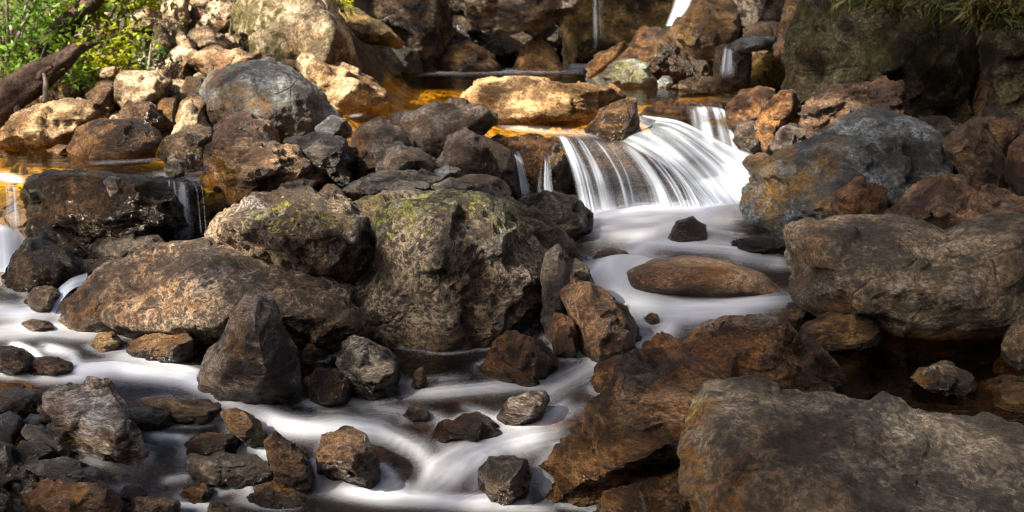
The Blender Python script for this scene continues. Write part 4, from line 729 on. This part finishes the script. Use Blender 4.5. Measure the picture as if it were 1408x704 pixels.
R_('rock', 'flat tan rock with a dark underside left of the standing rock', [(160, 490), (178, 470), (210, 456), (265, 454), (282, 462), (276, 484), (240, 500), (170, 500)], 'gneiss', z=.04, T=.28, sharp=20, ridge=[(215, 462, .1), (270, 462, .3), (180, 484, .7), (250, 482, .9)], tint=(.75, .6, .45), marks=[('R', 220, 475, 60, 20, .5)], wet=.03)
R_('stone', 'small white quartz stone beside the standing rock', [(274, 458), (278, 445), (290, 442), (299, 452), (296, 466), (282, 468)], 'white', Y=4.62, T=.06, tint=(1.3, 1.35, 1.45))
R_('stone', 'ochre stone at the water edge left of the flat tan rock', [(122, 474), (134, 458), (156, 456), (168, 470), (158, 484), (135, 485)], 'gold', z=.05, T=.12, wet=-.4)
R_('stone', 'grey angular stone right of the standing rock', [(404, 484), (415, 467), (445, 471), (462, 484), (456, 504), (420, 510)], 'schist', Y=4.6, T=.14, sharp=22, tint=(1.3, 1.35, 1.35))
R_('rock', 'dark brown block under the grey angular stone', [(418, 522), (434, 505), (472, 507), (487, 530), (482, 550), (440, 552), (424, 544)], 'wet', z=.01, T=.16, tint=(1.6, 1.3, 1.0), wet=.03)
R_('rock', 'black and silver angular rock at the water by the lichen boulder', [(461, 488), (478, 460), (506, 461), (532, 478), (550, 500), (547, 528), (516, 544), (480, 534), (463, 512)], 'schist', z=.015, T=.22, sharp=22, strata=.8, sdir=(.7, .1, 1), marks=[('B', 505, 485, 30, 16, .5)], tint=(.95, .95, 1), wet=.03)
R_('stone', 'dull grey stone behind the black and silver rock', [(526, 490), (535, 476), (554, 478), (566, 494), (560, 512), (540, 510)], 'schist', Y=4.75, T=.13, tint=(.7, .66, .62))
R_('stone', 'tiny pointed tan stone at the dark waterline', [(566, 528), (570, 512), (580, 504), (588, 516), (588, 530), (576, 532)], 'gneiss', z=.01, T=.05, tint=(.6, .52, .45))
# stones in the lower stream
R_('stone', 'oval white speckled stone in the rapids', [(682, 568), (698, 548), (725, 536), (750, 537), (757, 551), (746, 570), (715, 581), (690, 578)], 'white', z=-.005, T=.13, sharp=8, tint=(.85, .85, .88), amp=.5, wet=.012)
R_('rock', 'dark brown pyramid stone amid the lower rapids', [(578, 600), (608, 579), (640, 568), (656, 566), (676, 578), (696, 594), (672, 606), (620, 609)], 'stream', z=-.025, T=.2, sharp=22, ridge=[(655, 570, .3), (645, 595, 1.0), (610, 592, .6), (680, 595, .4)], tint=(.7, .62, .58), wet=.03)
R_('stone', 'little dark stone upstream of the brown pyramid stone', [(554, 570), (562, 559), (578, 558), (592, 566), (590, 574), (568, 576)], 'wet', z=-.01, T=.06, tint=(2, 1.8, 1.7))
R_('rock', 'dark blocky rock standing midstream in white water', [(433, 618), (444, 598), (478, 586), (502, 597), (514, 616), (533, 652), (500, 657), (460, 652), (435, 640)], 'wet', z=-.05, T=.22, sharp=24, ridge=[(450, 602, .5), (485, 592, .4), (498, 615, .8), (445, 635, .8), (480, 645, 1.0), (515, 640, .6)], tint=(2.2, 1.9, 1.75), wet=.03)
R_('rock', 'small dark rock touching the foot of the brown ridge boulder', [(658, 645), (670, 626), (700, 623), (724, 632), (730, 655), (724, 676), (700, 688), (662, 688)], 'schist', z=-.12, T=.15, sharp=20, tint=(.6, .56, .52), marks=[('R', 690, 670, 30, 12, .5)], wet=.04)
R_('rock', 'flat brown rock at the upper end of the brown ridge boulder', [(806, 522), (822, 501), (850, 489), (896, 487), (890, 506), (850, 526), (822, 542), (810, 538)], 'stream', z=.0, T=.2, tint=(.9, .75, .6), wet=.03)
# near left bank
R_('rock', 'tan flat slab bridging the small cascade', [(186, 550), (225, 546), (275, 545), (302, 550), (307, 562), (292, 580), (250, 582), (206, 560)], 'gneiss', z=-.03, T=.2, tint=(.75, .65, .5), sharp=18, wet=.03)
R_('rock', 'grey blocky rock left of the tan flat slab', [(168, 570), (178, 560), (205, 558), (238, 562), (243, 582), (215, 592), (180, 592)], 'schist', z=-.03, T=.14, sharp=20, tint=(.85, .85, .9), wet=.03)
R_('rock', 'ochre sided rock on the brink right of the tan slab', [(300, 566), (322, 560), (346, 570), (368, 590), (374, 606), (350, 612), (322, 600)], 'gold', z=-.04, T=.16, tint=(.7, .6, .5), wet=.05)
R_('rock', 'smooth black rock with water slipping down its left', [(358, 604), (378, 592), (398, 604), (422, 625), (438, 648), (432, 660), (405, 666), (380, 652), (366, 628)], 'wet', z=-.08, T=.18, tint=(1.7, 1.4, 1.1), wet=-.3)
R_('rock', 'dark hump stone above the cracked slab on the near bank', [(242, 624), (257, 604), (285, 594), (320, 596), (335, 606), (332, 630), (300, 630), (262, 628)], 'stream', z=-.06, T=.16, tint=(.65, .58, .55), wet=.03)
R_('rock', 'cracked grey slab stone with a light top edge', [(256, 644), (260, 625), (300, 622), (330, 628), (352, 625), (374, 646), (372, 662), (330, 668), (263, 664)], 'slab', z=-.1, T=.16, sharp=22, tint=(.75, .7, .68), wet=.03)
R_('boulder', 'glossy black boulder at the bottom edge with orange flecks', [(298, 684), (313, 662), (360, 657), (412, 660), (440, 680), (456, 708), (446, 745), (305, 745)], 'wet', z=-.14, Y=3.5, T=.24, sharp=9, tint=(1.3, 1.25, 1.25), marks=[('R', 318, 685, 14, 24, .9), ('R', 388, 668, 16, 14, .9)], wet=-.3)
R_('stone', 'sunken orange stone seen through shallow water', [(246, 680), (258, 666), (280, 664), (294, 674), (290, 692), (262, 694)], 'gold', z=-.13, T=.1, tint=(.9, .8, .7))
R_('boulder', 'large white streaked slab tilted on the near left bank', [(46, 562), (60, 540), (85, 529), (95, 521), (130, 519), (150, 528), (166, 555), (187, 585), (208, 615), (238, 655), (238, 674), (200, 676), (160, 660), (118, 624), (74, 592)], 'white', z=-.06, Y=3.62, T=.26, sharp=16, strata=1.0, sdir=(.75, .1, .6), sfreq=5, ridge=[(70, 550, .5), (100, 530, .4), (140, 535, .5), (110, 565, .9), (150, 590, .9), (190, 630, .8), (160, 640, .9), (215, 655, .4), (100, 600, .6)], marks=[('B', 120, 570, 60, 40, .9), ('R', 110, 600, 60, 18, .8), ('R', 80, 575, 20, 20, .5)], tint=(1.35, 1.33, 1.35), sink=.15)
R_('rock', 'blue grey rock at the frame edge behind the white streaked slab', [(-40, 545), (0, 532), (25, 529), (56, 533), (62, 547), (45, 574), (20, 576), (-40, 574)], 'slab', Y=3.85, T=.18, tint=(1.1, 1.15, 1.3), marks=[('R', 5, 545, 14, 12, .8)])
R_('stone', 'smooth round blue grey cobble left of the white streaked slab', [(-12, 590), (-4, 572), (14, 564), (30, 574), (34, 588), (18, 602), (-4, 602)], 'blue', Y=3.68, T=.09, sharp=6, tint=(.72, .75, .85), amp=.35)
R_('stone', 'little flat lilac stone next to the round cobble', [(32, 578), (42, 569), (58, 571), (68, 580), (56, 588), (38, 587)], 'blue', Y=3.72, T=.08, tint=(.6, .58, .62), sharp=8)
R_('stone', 'grey wedge stone lying against the white streaked slab', [(26, 592), (34, 583), (56, 585), (80, 596), (100, 616), (90, 625), (60, 616), (38, 604)], 'slab', Y=3.6, T=.1, tint=(1.0, 1.02, 1.1), sharp=20)
R_('stone', 'dark broken stone beneath the grey wedge stone', [(14, 620), (28, 604), (55, 604), (74, 620), (68, 636), (30, 638)], 'schist', Y=3.52, T=.1, tint=(.7, .7, .75), sharp=20)
R_('rock', 'dark blue rock at the frame edge under the round cobble', [(-40, 610), (-10, 604), (18, 612), (30, 634), (24, 662), (-40, 668)], 'schist', Y=3.48, T=.14, tint=(.75, .8, .95))
R_('rock', 'long flat purple grey slab on the near left bank', [(8, 642), (44, 629), (90, 627), (132, 644), (168, 674), (132, 678), (72, 664), (38, 657)], 'blue', Y=3.42, T=.14, tint=(.52, .47, .5), sharp=14, marks=[('R', 25, 640, 18, 10, .4)])
R_('boulder', 'orange and violet rock at the bottom left corner', [(8, 688), (40, 664), (75, 654), (106, 662), (138, 661), (162, 685), (170, 730), (60, 750), (10, 730)], 'warm', Y=3.28, T=.18, tint=(1.2, 1.0, .95), sharp=22, ridge=[(80, 662, .4), (110, 672, .8), (60, 690, .8), (140, 680, .6), (100, 710, 1.0)], marks=[('R', 60, 685, 40, 30, .9), ('R', 100, 690, 14, 24, .9)])
R_('rock', 'black rock in the bottom left corner beneath the orange one', [(-40, 690), (-10, 668), (16, 680), (30, 704), (30, 745), (-40, 745)], 'wet', Y=3.22, T=.14, tint=(1.6, 1.5, 1.6))
R_('stone', 'dark flat stone at the bottom edge beside the orange rock', [(168, 700), (182, 684), (215, 680), (246, 690), (250, 712), (200, 720)], 'wet', Y=3.35, T=.1, tint=(1.5, 1.4, 1.4))
R_('stone', 'small dark stone wedged below the white streaked slab', [(160, 684), (170, 668), (192, 666), (204, 678), (190, 690)], 'schist', Y=3.46, T=.07, tint=(.55, .55, .6))
R_('stone', 'small black stone beside the sunken orange stone', [(282, 705), (288, 690), (306, 688), (316, 700), (310, 716), (290, 716)], 'wet', Y=3.4, T=.06, tint=(1.5, 1.4, 1.3))
R_('rock', 'dark rock breaking the small left cascade', [(-20, 505), (0, 476), (24, 474), (46, 488), (48, 504), (20, 510)], 'wet', z=.07, T=.14, tint=(1.8, 1.6, 1.6), wet=-.5)
R_('rock', 'low brown hump with white water curling round it', [(26, 506), (44, 492), (75, 489), (98, 498), (106, 512), (70, 518), (36, 516)], 'wet', z=.045, T=.14, tint=(2.0, 1.7, 1.5), wet=-.5)
R_('rock', 'tan stone slab awash beside the water sliding stone', [(28, 446), (44, 438), (66, 440), (80, 450), (60, 456), (36, 454)], 'gneiss', z=.08, T=.12, tint=(.7, .65, .55), wet=-.4)
# near right foreground
R_('boulder', 'long brown ridge boulder sloping down to the lower stream', [(718, 660), (722, 632), (745, 609), (790, 575), (812, 545), (835, 519), (870, 489), (920, 464), (960, 447), (1010, 434), (1050, 436), (1076, 450), (1102, 477), (1128, 480), (1152, 502), (1168, 532), (1168, 570), (1100, 625), (960, 668), (830, 690), (755, 694)], 'stream', Y=3.42, T=.5, sink=.08, sharp=13, strata=1.3, sdir=(.55, .1, .85), sfreq=7, ridge=[(960, 462, .35), (1030, 450, .3), (900, 500, .5), (840, 545, .5), (1080, 480, .4), (990, 500, .8), (1060, 520, .8), (880, 570, .85), (800, 600, .6), (930, 600, 1.0), (850, 650, .9), (760, 640, .6), (1130, 510, .5)], marks=[('R', 840, 600, 100, 60, .3), ('B', 1010, 450, 50, 10, .35), ('B', 900, 560, 60, 50, .2)], tint=(1.2, 1.08, .98), wet=.03)  # orange on the left face also paints in warm light
R_('rock', 'dark layered slab at the bottom edge under the ridge boulder', [(812, 712), (830, 680), (870, 657), (930, 644), (965, 650), (995, 692), (1005, 745), (815, 745)], 'stream', Y=3.3, T=.25, strata=1.2, sdir=(.4, .3, 1), tint=(.8, .72, .68))
R_('boulder', 'massive flat topped foreground boulder with an orange lichen end', [(942, 580), (950, 548), (972, 525), (1000, 521), (1045, 521), (1085, 529), (1130, 531), (1180, 544), (1230, 547), (1265, 560), (1330, 571), (1408, 590), (1480, 606), (1480, 780), (1408, 790), (1000, 790), (968, 712), (947, 660)], 'slab', Y=3.0, T=.55, sink=0, sharp=22, ridge=[(948, 556, .41), (985, 590, .62), (1012, 625, .84), (1062, 652, .98), (1150, 690, 1.16), (1260, 722, 1.27), (1430, 765, 1.38), (1080, 532, .12), (1230, 553, .12), (1400, 593, .12), (958, 690, .55), (1040, 775, .95), (1250, 788, 1.2)], marks=[('R', 968, 615, 42, 85, .85), ('R', 1015, 680, 65, 50, .85), ('R', 1090, 710, 80, 30, .7), ('G', 945, 560, 22, 30, .45), ('R', 1180, 725, 120, 22, .9), ('B', 1000, 600, 30, 10, .3)], amp=1.0, chip=.55, dens=1.2)  # orange end mixes lichen and stain with painted warm light

# foam collars where the running water meets the stones
def blur(a, r):
    k = np.exp(-(np.arange(-3 * r, 3 * r + 1) / r) ** 2 / 2); k /= k.sum()
    a = np.apply_along_axis(lambda m: np.convolve(m, k, 'same'), 0, a); return np.apply_along_axis(lambda m: np.convolve(m, k, 'same'), 1, a)
cl = np.clip(blur(np.minimum(COLLAR, 1.0), 1), 0, .6) / .6
cl = cl.ravel() * (0.15 + 0.85 * sstep(0.3, 0.65, vnoise(np.column_stack([wx * 9, wy * 9, wx * 0]), 17))) * sstep(1.15, 0.95, wx)
foam = 1 - (1 - foam) * (1 - np.clip(0.20 * cl, 0, .4))
water.data.attributes['foam'].data.foreach_set('value', foam.astype(np.float32))

# ------------------------------------------------------------------ gravel between the stones (beyond counting)
def gravel(name, spots, seed, mat, kind='stuff'):
    rng = np.random.RandomState(seed); D, F = cube_sphere(4); Vs, Fs = [], []; c = 0
    for (px, py, Y, spread, n, size) in spots:
        p0 = at(px, py, Y)
        for i in range(n):
            x, y = p0[0] + rng.normal(0, spread), p0[1] + rng.normal(0, spread); s = size * rng.uniform(0.4, 1.3)
            ax = rng.uniform(.5, 1.2, 3) * np.array([1.2, 1, .6]); q = np.linalg.qr(rng.normal(size=(3, 3)))[0]
            k = rng.normal(size=(7, 3)); k /= np.linalg.norm(k, axis=1)[:, None]
            r = 1 / np.maximum((np.maximum(D @ k.T, 0) / rng.uniform(.6, .95, 7)).max(1), 0.85)
            V = (D * r[:, None] * ax * s) @ q.T + np.array([x, y, ground_z(x, y) + s * 0.3])
            Vs.append(V); Fs.append(F + c); c += len(V)
    V = np.vstack(Vs)
    o = mesh_np(name, V, np.vstack(Fs), M[mat], attrs={'marks': np.zeros((len(V), 3)), 'wet': np.zeros(len(V))}); tag(o, kind=kind); return o
gravel('gravel', [(120, 690, 3.35, .22, 160, .022), (40, 640, 3.45, .2, 160, .024), (150, 640, 3.5, .15, 90, .02), (30, 620, 3.6, .14, 60, .03), (100, 650, 3.5, .12, 40, .025), (200, 690, 3.45, .12, 50, .02), (60, 690, 3.35, .15, 40, .02), (15, 580, 3.75, .1, 40, .025), (180, 610, 3.75, .08, 30, .02)], 5, 'schist')
gravel('scree', [(200, 60, 9.6, .7, 120, .10), (260, 30, 10.2, .7, 110, .10), (120, 100, 9.0, .5, 70, .07), (300, 60, 9.2, .4, 50, .08), (190, 130, 8.4, .4, 60, .05), (60, 150, 8.3, .5, 60, .05)], 8, 'pale')
gravel('gravel', [(900, 420, 5.2, .5, 60, .04), (620, 550, 4.6, .5, 90, .03), (480, 250, 6.4, .4, 80, .06), (350, 270, 6.0, .4, 50, .06), (600, 480, 4.9, .3, 60, .03), (1250, 500, 4.6, .5, 60, .03)], 9, 'wet')

# ------------------------------------------------------------------ wood and plants
def tube(name, pts, rads, mat, parent=None, seg=12, rough=0.12, seed=0):
    P = np.array(pts, float); t = np.linspace(0, 1, len(P)); q = np.linspace(0, 1, max(len(P) * 5, 12))
    C = np.column_stack([np.interp(q, t, P[:, k]) for k in range(3)]); r = np.interp(q, t, rads)
    d = np.gradient(C, axis=0); d /= np.linalg.norm(d, axis=1)[:, None]
    up = np.where(np.abs(d[:, 2:3]) > .9, np.array([[1., 0, 0]]), np.array([[0, 0, 1.]]))
    a = np.cross(d, up); a /= np.linalg.norm(a, axis=1)[:, None]; b = np.cross(a, d)
    th = np.linspace(0, 2 * math.pi, seg, endpoint=False)
    rr = r[:, None] * (1 + rough * 2 * (vnoise(np.column_stack([np.repeat(q * 5, seg), np.tile(np.cos(th) * 2 + 5, len(q)), np.tile(np.sin(th) * 2 + seed, len(q))]), 3).reshape(len(q), seg) - .5))
    V = C[:, None] + rr[..., None] * (np.cos(th)[None, :, None] * a[:, None] + np.sin(th)[None, :, None] * b[:, None])
    i = np.arange(len(q) * seg).reshape(len(q), seg); j = np.roll(i, -1, 1)
    F = np.stack([i[:-1], j[:-1], j[1:], i[1:]], -1).reshape(-1, 4)
    return mesh_np(name, V.reshape(-1, 3), F, M[mat], parent)
def leaves(name, centres, spreads, n, size, mat, parent, seed, droop=0.3, flat=0.5, aspect=0.45):
    rng = np.random.RandomState(seed); Vs = []
    C = np.array(centres); k = rng.randint(0, len(C), n); S = np.array(spreads)[k][:, None]
    P = C[k] + rng.normal(size=(n, 3)) * S * np.array([1, 1, .75])
    d = rng.normal(size=(n, 3)); d[:, 2] = d[:, 2] * .5 - droop; d /= np.linalg.norm(d, axis=1)[:, None]
    u = rng.normal(size=(n, 3)) * flat + np.array([0, 0, 1]); w = np.cross(d, u); w /= np.linalg.norm(w, axis=1)[:, None]
    nn = np.cross(w, d); L = size * rng.uniform(.55, 1.3, n)[:, None]
    A, T = P, P + d * L - nn * L * .12; m1 = P + d * L * .3 + w * L * aspect * .5; m2 = P + d * L * .3 - w * L * aspect * .5
    m3 = P + d * L * .72 + w * L * aspect * .36; m4 = P + d * L * .72 - w * L * aspect * .36
    V = np.stack([A, m1, m3, T, m4, m2], 1).reshape(-1, 3); b = np.arange(n)[:, None] * 6
    F = np.vstack([b + np.array([0, 1, 2, 5]), b + np.array([5, 2, 3, 4])])
    o = mesh_np(name, V - np.array(parent.location), F, M[mat], parent, smooth=False); return o
def shrub(name, label, cat, base, blobs, n, size, mat, seed, stems=5, group='plants at the stream', **kw):
    base = np.array(base); root = empty(name, tuple(base), label, cat, group); rng = np.random.RandomState(seed)
    cs, ss = [b[0] for b in blobs], [b[1] for b in blobs]
    leaves('foliage', cs, ss, n, size, mat, root, seed, **kw)
    for i in range(stems):
        c = np.array(cs[i % len(cs)]) - base; mid = c * .5 + rng.normal(0, .06, 3)
        tube('stem', [(0, 0, -0.1) + rng.normal(0, .03, 3), mid, c + rng.normal(0, .05, 3)], [.022, .014, .005], 'twig', root, 6, seed=i)
    return root
A = lambda px, py, Y: tuple(at(px, py, Y))
shrub('bush', 'dark green leafy bush at the top left corner above the log', 'bush', A(20, 120, 9.4), [(A(-30, 20, 9.4), .30), (A(15, 40, 9.2), .25), (A(35, 0, 9.5), .25), (A(10, 85, 9.2), .16), (A(55, 55, 9.3), .2), (A(60, -30, 9.6), .3), (A(-20, -60, 9.6), .4), (A(55, 20, 9.2), .2)], 1500, .085, 'leaf', 11, 8)
shrub('bush', 'bright yellow green bush overhanging the scree at the top', 'bush', A(150, 70, 10.3), [(A(110, -6, 9.6), .16), (A(150, -8, 9.6), .16), (A(190, -2, 9.7), .12), (A(95, 18, 9.5), .12), (A(150, -60, 9.8), .3), (A(205, -20, 9.8), .16), (A(130, 12, 9.6), .1)], 800, .085, 'leafy', 12, 7)
shrub('shrub', 'low yellow leaved shrub beside the tip of the log', 'shrub', A(130, 105, 9.1), [(A(125, 72, 9.0), .12), (A(150, 66, 9.0), .12), (A(165, 80, 9.0), .10), (A(110, 92, 8.9), .12), (A(172, 55, 9.1), .1), (A(135, 92, 8.9), .09)], 700, .06, 'leafy', 13, 6)
shrub('plant', 'small blue green plant growing between the scree rocks', 'plant', A(208, 95, 8.9), [(A(208, 76, 8.9), .07), (A(200, 86, 8.9), .05), (A(216, 68, 8.9), .05)], 160, .05, 'leafd', 14, 4)
shrub('sapling', 'dark leaved sapling in the shade below the leaning trunk', 'shrub', A(60, 110, 9.0), [(A(100, 95, 8.8), .10), (A(60, 75, 8.8), .14), (A(40, 95, 8.8), .12), (A(78, 40, 9.2), .14), (A(115, 105, 8.8), .08)], 500, .06, 'leaf', 15, 6)
shrub('fern', 'yellow tipped fern tuft hanging over the top of the mossy cliff', 'fern', A(1230, -30, 7.8), [(A(1215, -6, 7.65), .07), (A(1235, 2, 7.65), .05), (A(1190, -12, 7.65), .07), (A(1260, -12, 7.65), .08), (A(1292, 8, 7.6), .05), (A(1165, -14, 7.65), .05)], 420, .10, 'fern', 16, 4, droop=.7, aspect=.18)
shrub('fern', 'dense dark fern clump hanging at the top right corner', 'fern', A(1380, -30, 7.2), [(A(1345, -4, 7.1), .08), (A(1375, 8, 7.1), .09), (A(1405, 6, 7.1), .09), (A(1430, 10, 7.1), .1), (A(1390, -30, 7.2), .14), (A(1350, 15, 7.1), .05)], 700, .11, 'fern', 17, 5, droop=.7, aspect=.18)
shrub('plant', 'tuft of grass leaves atop the big sunlit boulder', 'plant', A(468, -6, 9.9), [(A(468, -2, 9.9), .06), (A(476, 4, 9.9), .04)], 90, .09, 'leafy', 18, 2, aspect=.15)
lg = empty('fallen_log', A(60, 125, 8.6), 'weathered brown fallen log leaning out over the scree', 'log')
def rel(root, pts): return [np.array(p) - np.array(root.location) for p in pts]
tube('trunk', rel(lg, [A(-70, 190, 8.3), A(0, 146, 8.4), A(50, 108, 8.5), A(85, 84, 8.6), A(110, 66, 8.7), A(137, 58, 8.8)]), [.13, .125, .10, .07, .04, .01], 'bark', lg, 20, .3)
tube('branch_stub', rel(lg, [A(50, 112, 8.5), A(60, 98, 8.4), A(72, 92, 8.35)]), [.04, .025, .01], 'bark', lg, 8, .2)
tube('root', rel(lg, [A(20, 140, 8.4), A(30, 165, 8.3), A(28, 185, 8.3)]), [.04, .03, .015], 'bark', lg, 8, .2)
tr = empty('leaning_tree', A(55, 78, 9.2), 'thin dark tree trunk leaning diagonally through the bush', 'tree')
tube('trunk', rel(tr, [A(30, 120, 9.2), A(58, 72, 9.2), A(95, 32, 9.3), A(132, -4, 9.4), A(180, -60, 9.6)]), [.10, .09, .08, .07, .06], 'bark', tr, 12, .15)
for i, (lab, pts) in enumerate([('pale thin bare stem standing in front of the bush corner', [A(10, 110, 9.1), A(11, 50, 9.1), A(8, -40, 9.1)]), ('slim grey stem leaning between bush and trunk', [A(18, 70, 9.1), A(28, 40, 9.1), A(62, -20, 9.2)])]):
    tag(tube('bare_stem', pts, [.018, .014, .01], 'twig', None, 6), lab, 'stem', 'plants at the stream')
tag(tube('driftwood_stick', [A(62, 140, 8.3), A(63, 112, 8.35), A(60, 98, 8.4)], [.02, .018, .012], 'twig', None, 8), 'pale broken stick standing below the fallen log', 'stick')

# ------------------------------------------------------------------ loose leaf clusters added out of frame to break the sun into patches
shade_clusters, LEAF = [], []
rg = np.random.RandomState(77)
def leaves_toward_sun(p, t, s, n_, L):
    shade_clusters.append((np.array(p) + SUN * t, s, n_, L))
for px, py, Y, r in [(345, 30, 9.3, .24), (340, 70, 9.3, .18), (370, 110, 7.9, .35), (300, 140, 7.9, .3), (440, 150, 7.9, .3), (540, 75, 9.7, .25), (510, 40, 10.5, .3),
        (620, 30, 12.4, .5), (700, 20, 12.3, .5), (760, 30, 12.4, .4), (540, 10, 12.4, .5), (850, 60, 13.8, .7), (820, 0, 13.9, .7), (900, 30, 13.9, .6), (935, 75, 9.6, .3), (985, 15, 10.5, .5), (920, 70, 9.8, .45), (640, 60, 12, .5), (720, 60, 12, .4), (1040, 60, 9.6, .45), (1050, 10, 10, .4), (945, 165, 8.6, .25),
        (850, 160, 7.7, .15), (60, 110, 8.5, .3), (0, 140, 8.4, .3), (10, 60, 9.3, .3), (900, 60, 9.8, .2)]:
    leaves_toward_sun(at(px, py, Y), 13 + (px % 7) * .3, r * .62, int(13 * (r / .1) ** 2), .13)
for i in range(20):
    px, py = rg.uniform(0, 330), rg.uniform(5, 190); Y = float(np.interp(py, [0, 60, 110, 190], [10.6, 9.5, 8.8, 7.4]))
    leaves_toward_sun(at(px, py, Y), rg.uniform(9, 13), .07, 26, .13)
for i in range(12):
    px, py = rg.uniform(640, 870), rg.uniform(108, 160); leaves_toward_sun(at(px, py, 8.2), rg.uniform(9, 12), .05, 14, .13)
for px, py, Y, r in [(800, 240, 7.1, .3), (860, 230, 7.1, .3), (920, 220, 7.2, .3), (970, 215, 7.4, .3), (1020, 225, 7.6, .25), (985, 172, 8.5, .25), (850, 300, 6.8, .3), (940, 305, 6.7, .3), (1020, 280, 7.0, .3), (900, 340, 6.2, .3), (1352, 120, 8.0, .35), (1345, 60, 8.2, .35), (1350, 170, 7.6, .3), (960, 50, 10.3, .25)]:
    leaves_toward_sun(at(px, py, Y), 15 + (px % 7) * .3, r * .6, int(6 * (r / .1) ** 2), .14)
for i in range(300):         # far unseen leaves added to thin the sun over the near stream
    x, y = rg.uniform(-4.2, 4.5), rg.uniform(1.0, 7.3)
    if x < -2.2 and y > 5.9: continue
    leaves_toward_sun((x, y, .4), rg.uniform(24, 32), (.22), 14, .36)
for i in range(55):
    x, y = rg.uniform(0.4, 4.5), rg.uniform(1.5, 6.5); leaves_toward_sun((x, y, .5), rg.uniform(24, 30), .22, 14, .36)
for i in range(160):         # and more added to hide it from the cliff side
    x, y, z = rg.uniform(1.5, 4.5), rg.uniform(5.5, 10), rg.uniform(0.3, 3); leaves_toward_sun((x, y, z), rg.uniform(20, 26), .22, 16, .36)
cv, cf, nb = [], [], 0
for c, s, n_, L0 in shade_clusters:
    P = c + rg.normal(size=(n_, 3)) * s; d = rg.normal(size=(n_, 3)); d /= np.linalg.norm(d, axis=1)[:, None]
    w = np.cross(d, rg.normal(size=(n_, 3))); w /= np.linalg.norm(w, axis=1)[:, None]
    L = L0 * rg.uniform(.6, 1.2, n_)[:, None]
    cv.append(np.stack([P, P + d * L * .5 + w * L * .28, P + d * L, P + d * L * .5 - w * L * .28], 1).reshape(-1, 3))
    cf.append(np.arange(n_ * 4).reshape(-1, 4) + nb); nb += n_ * 4
tag(mesh_np('unseen_shade_leaves', np.vstack(cv), np.vstack(cf), M['leaf'], smooth=False), kind='stuff')  # unseen leaves without trees, added to shade the scene
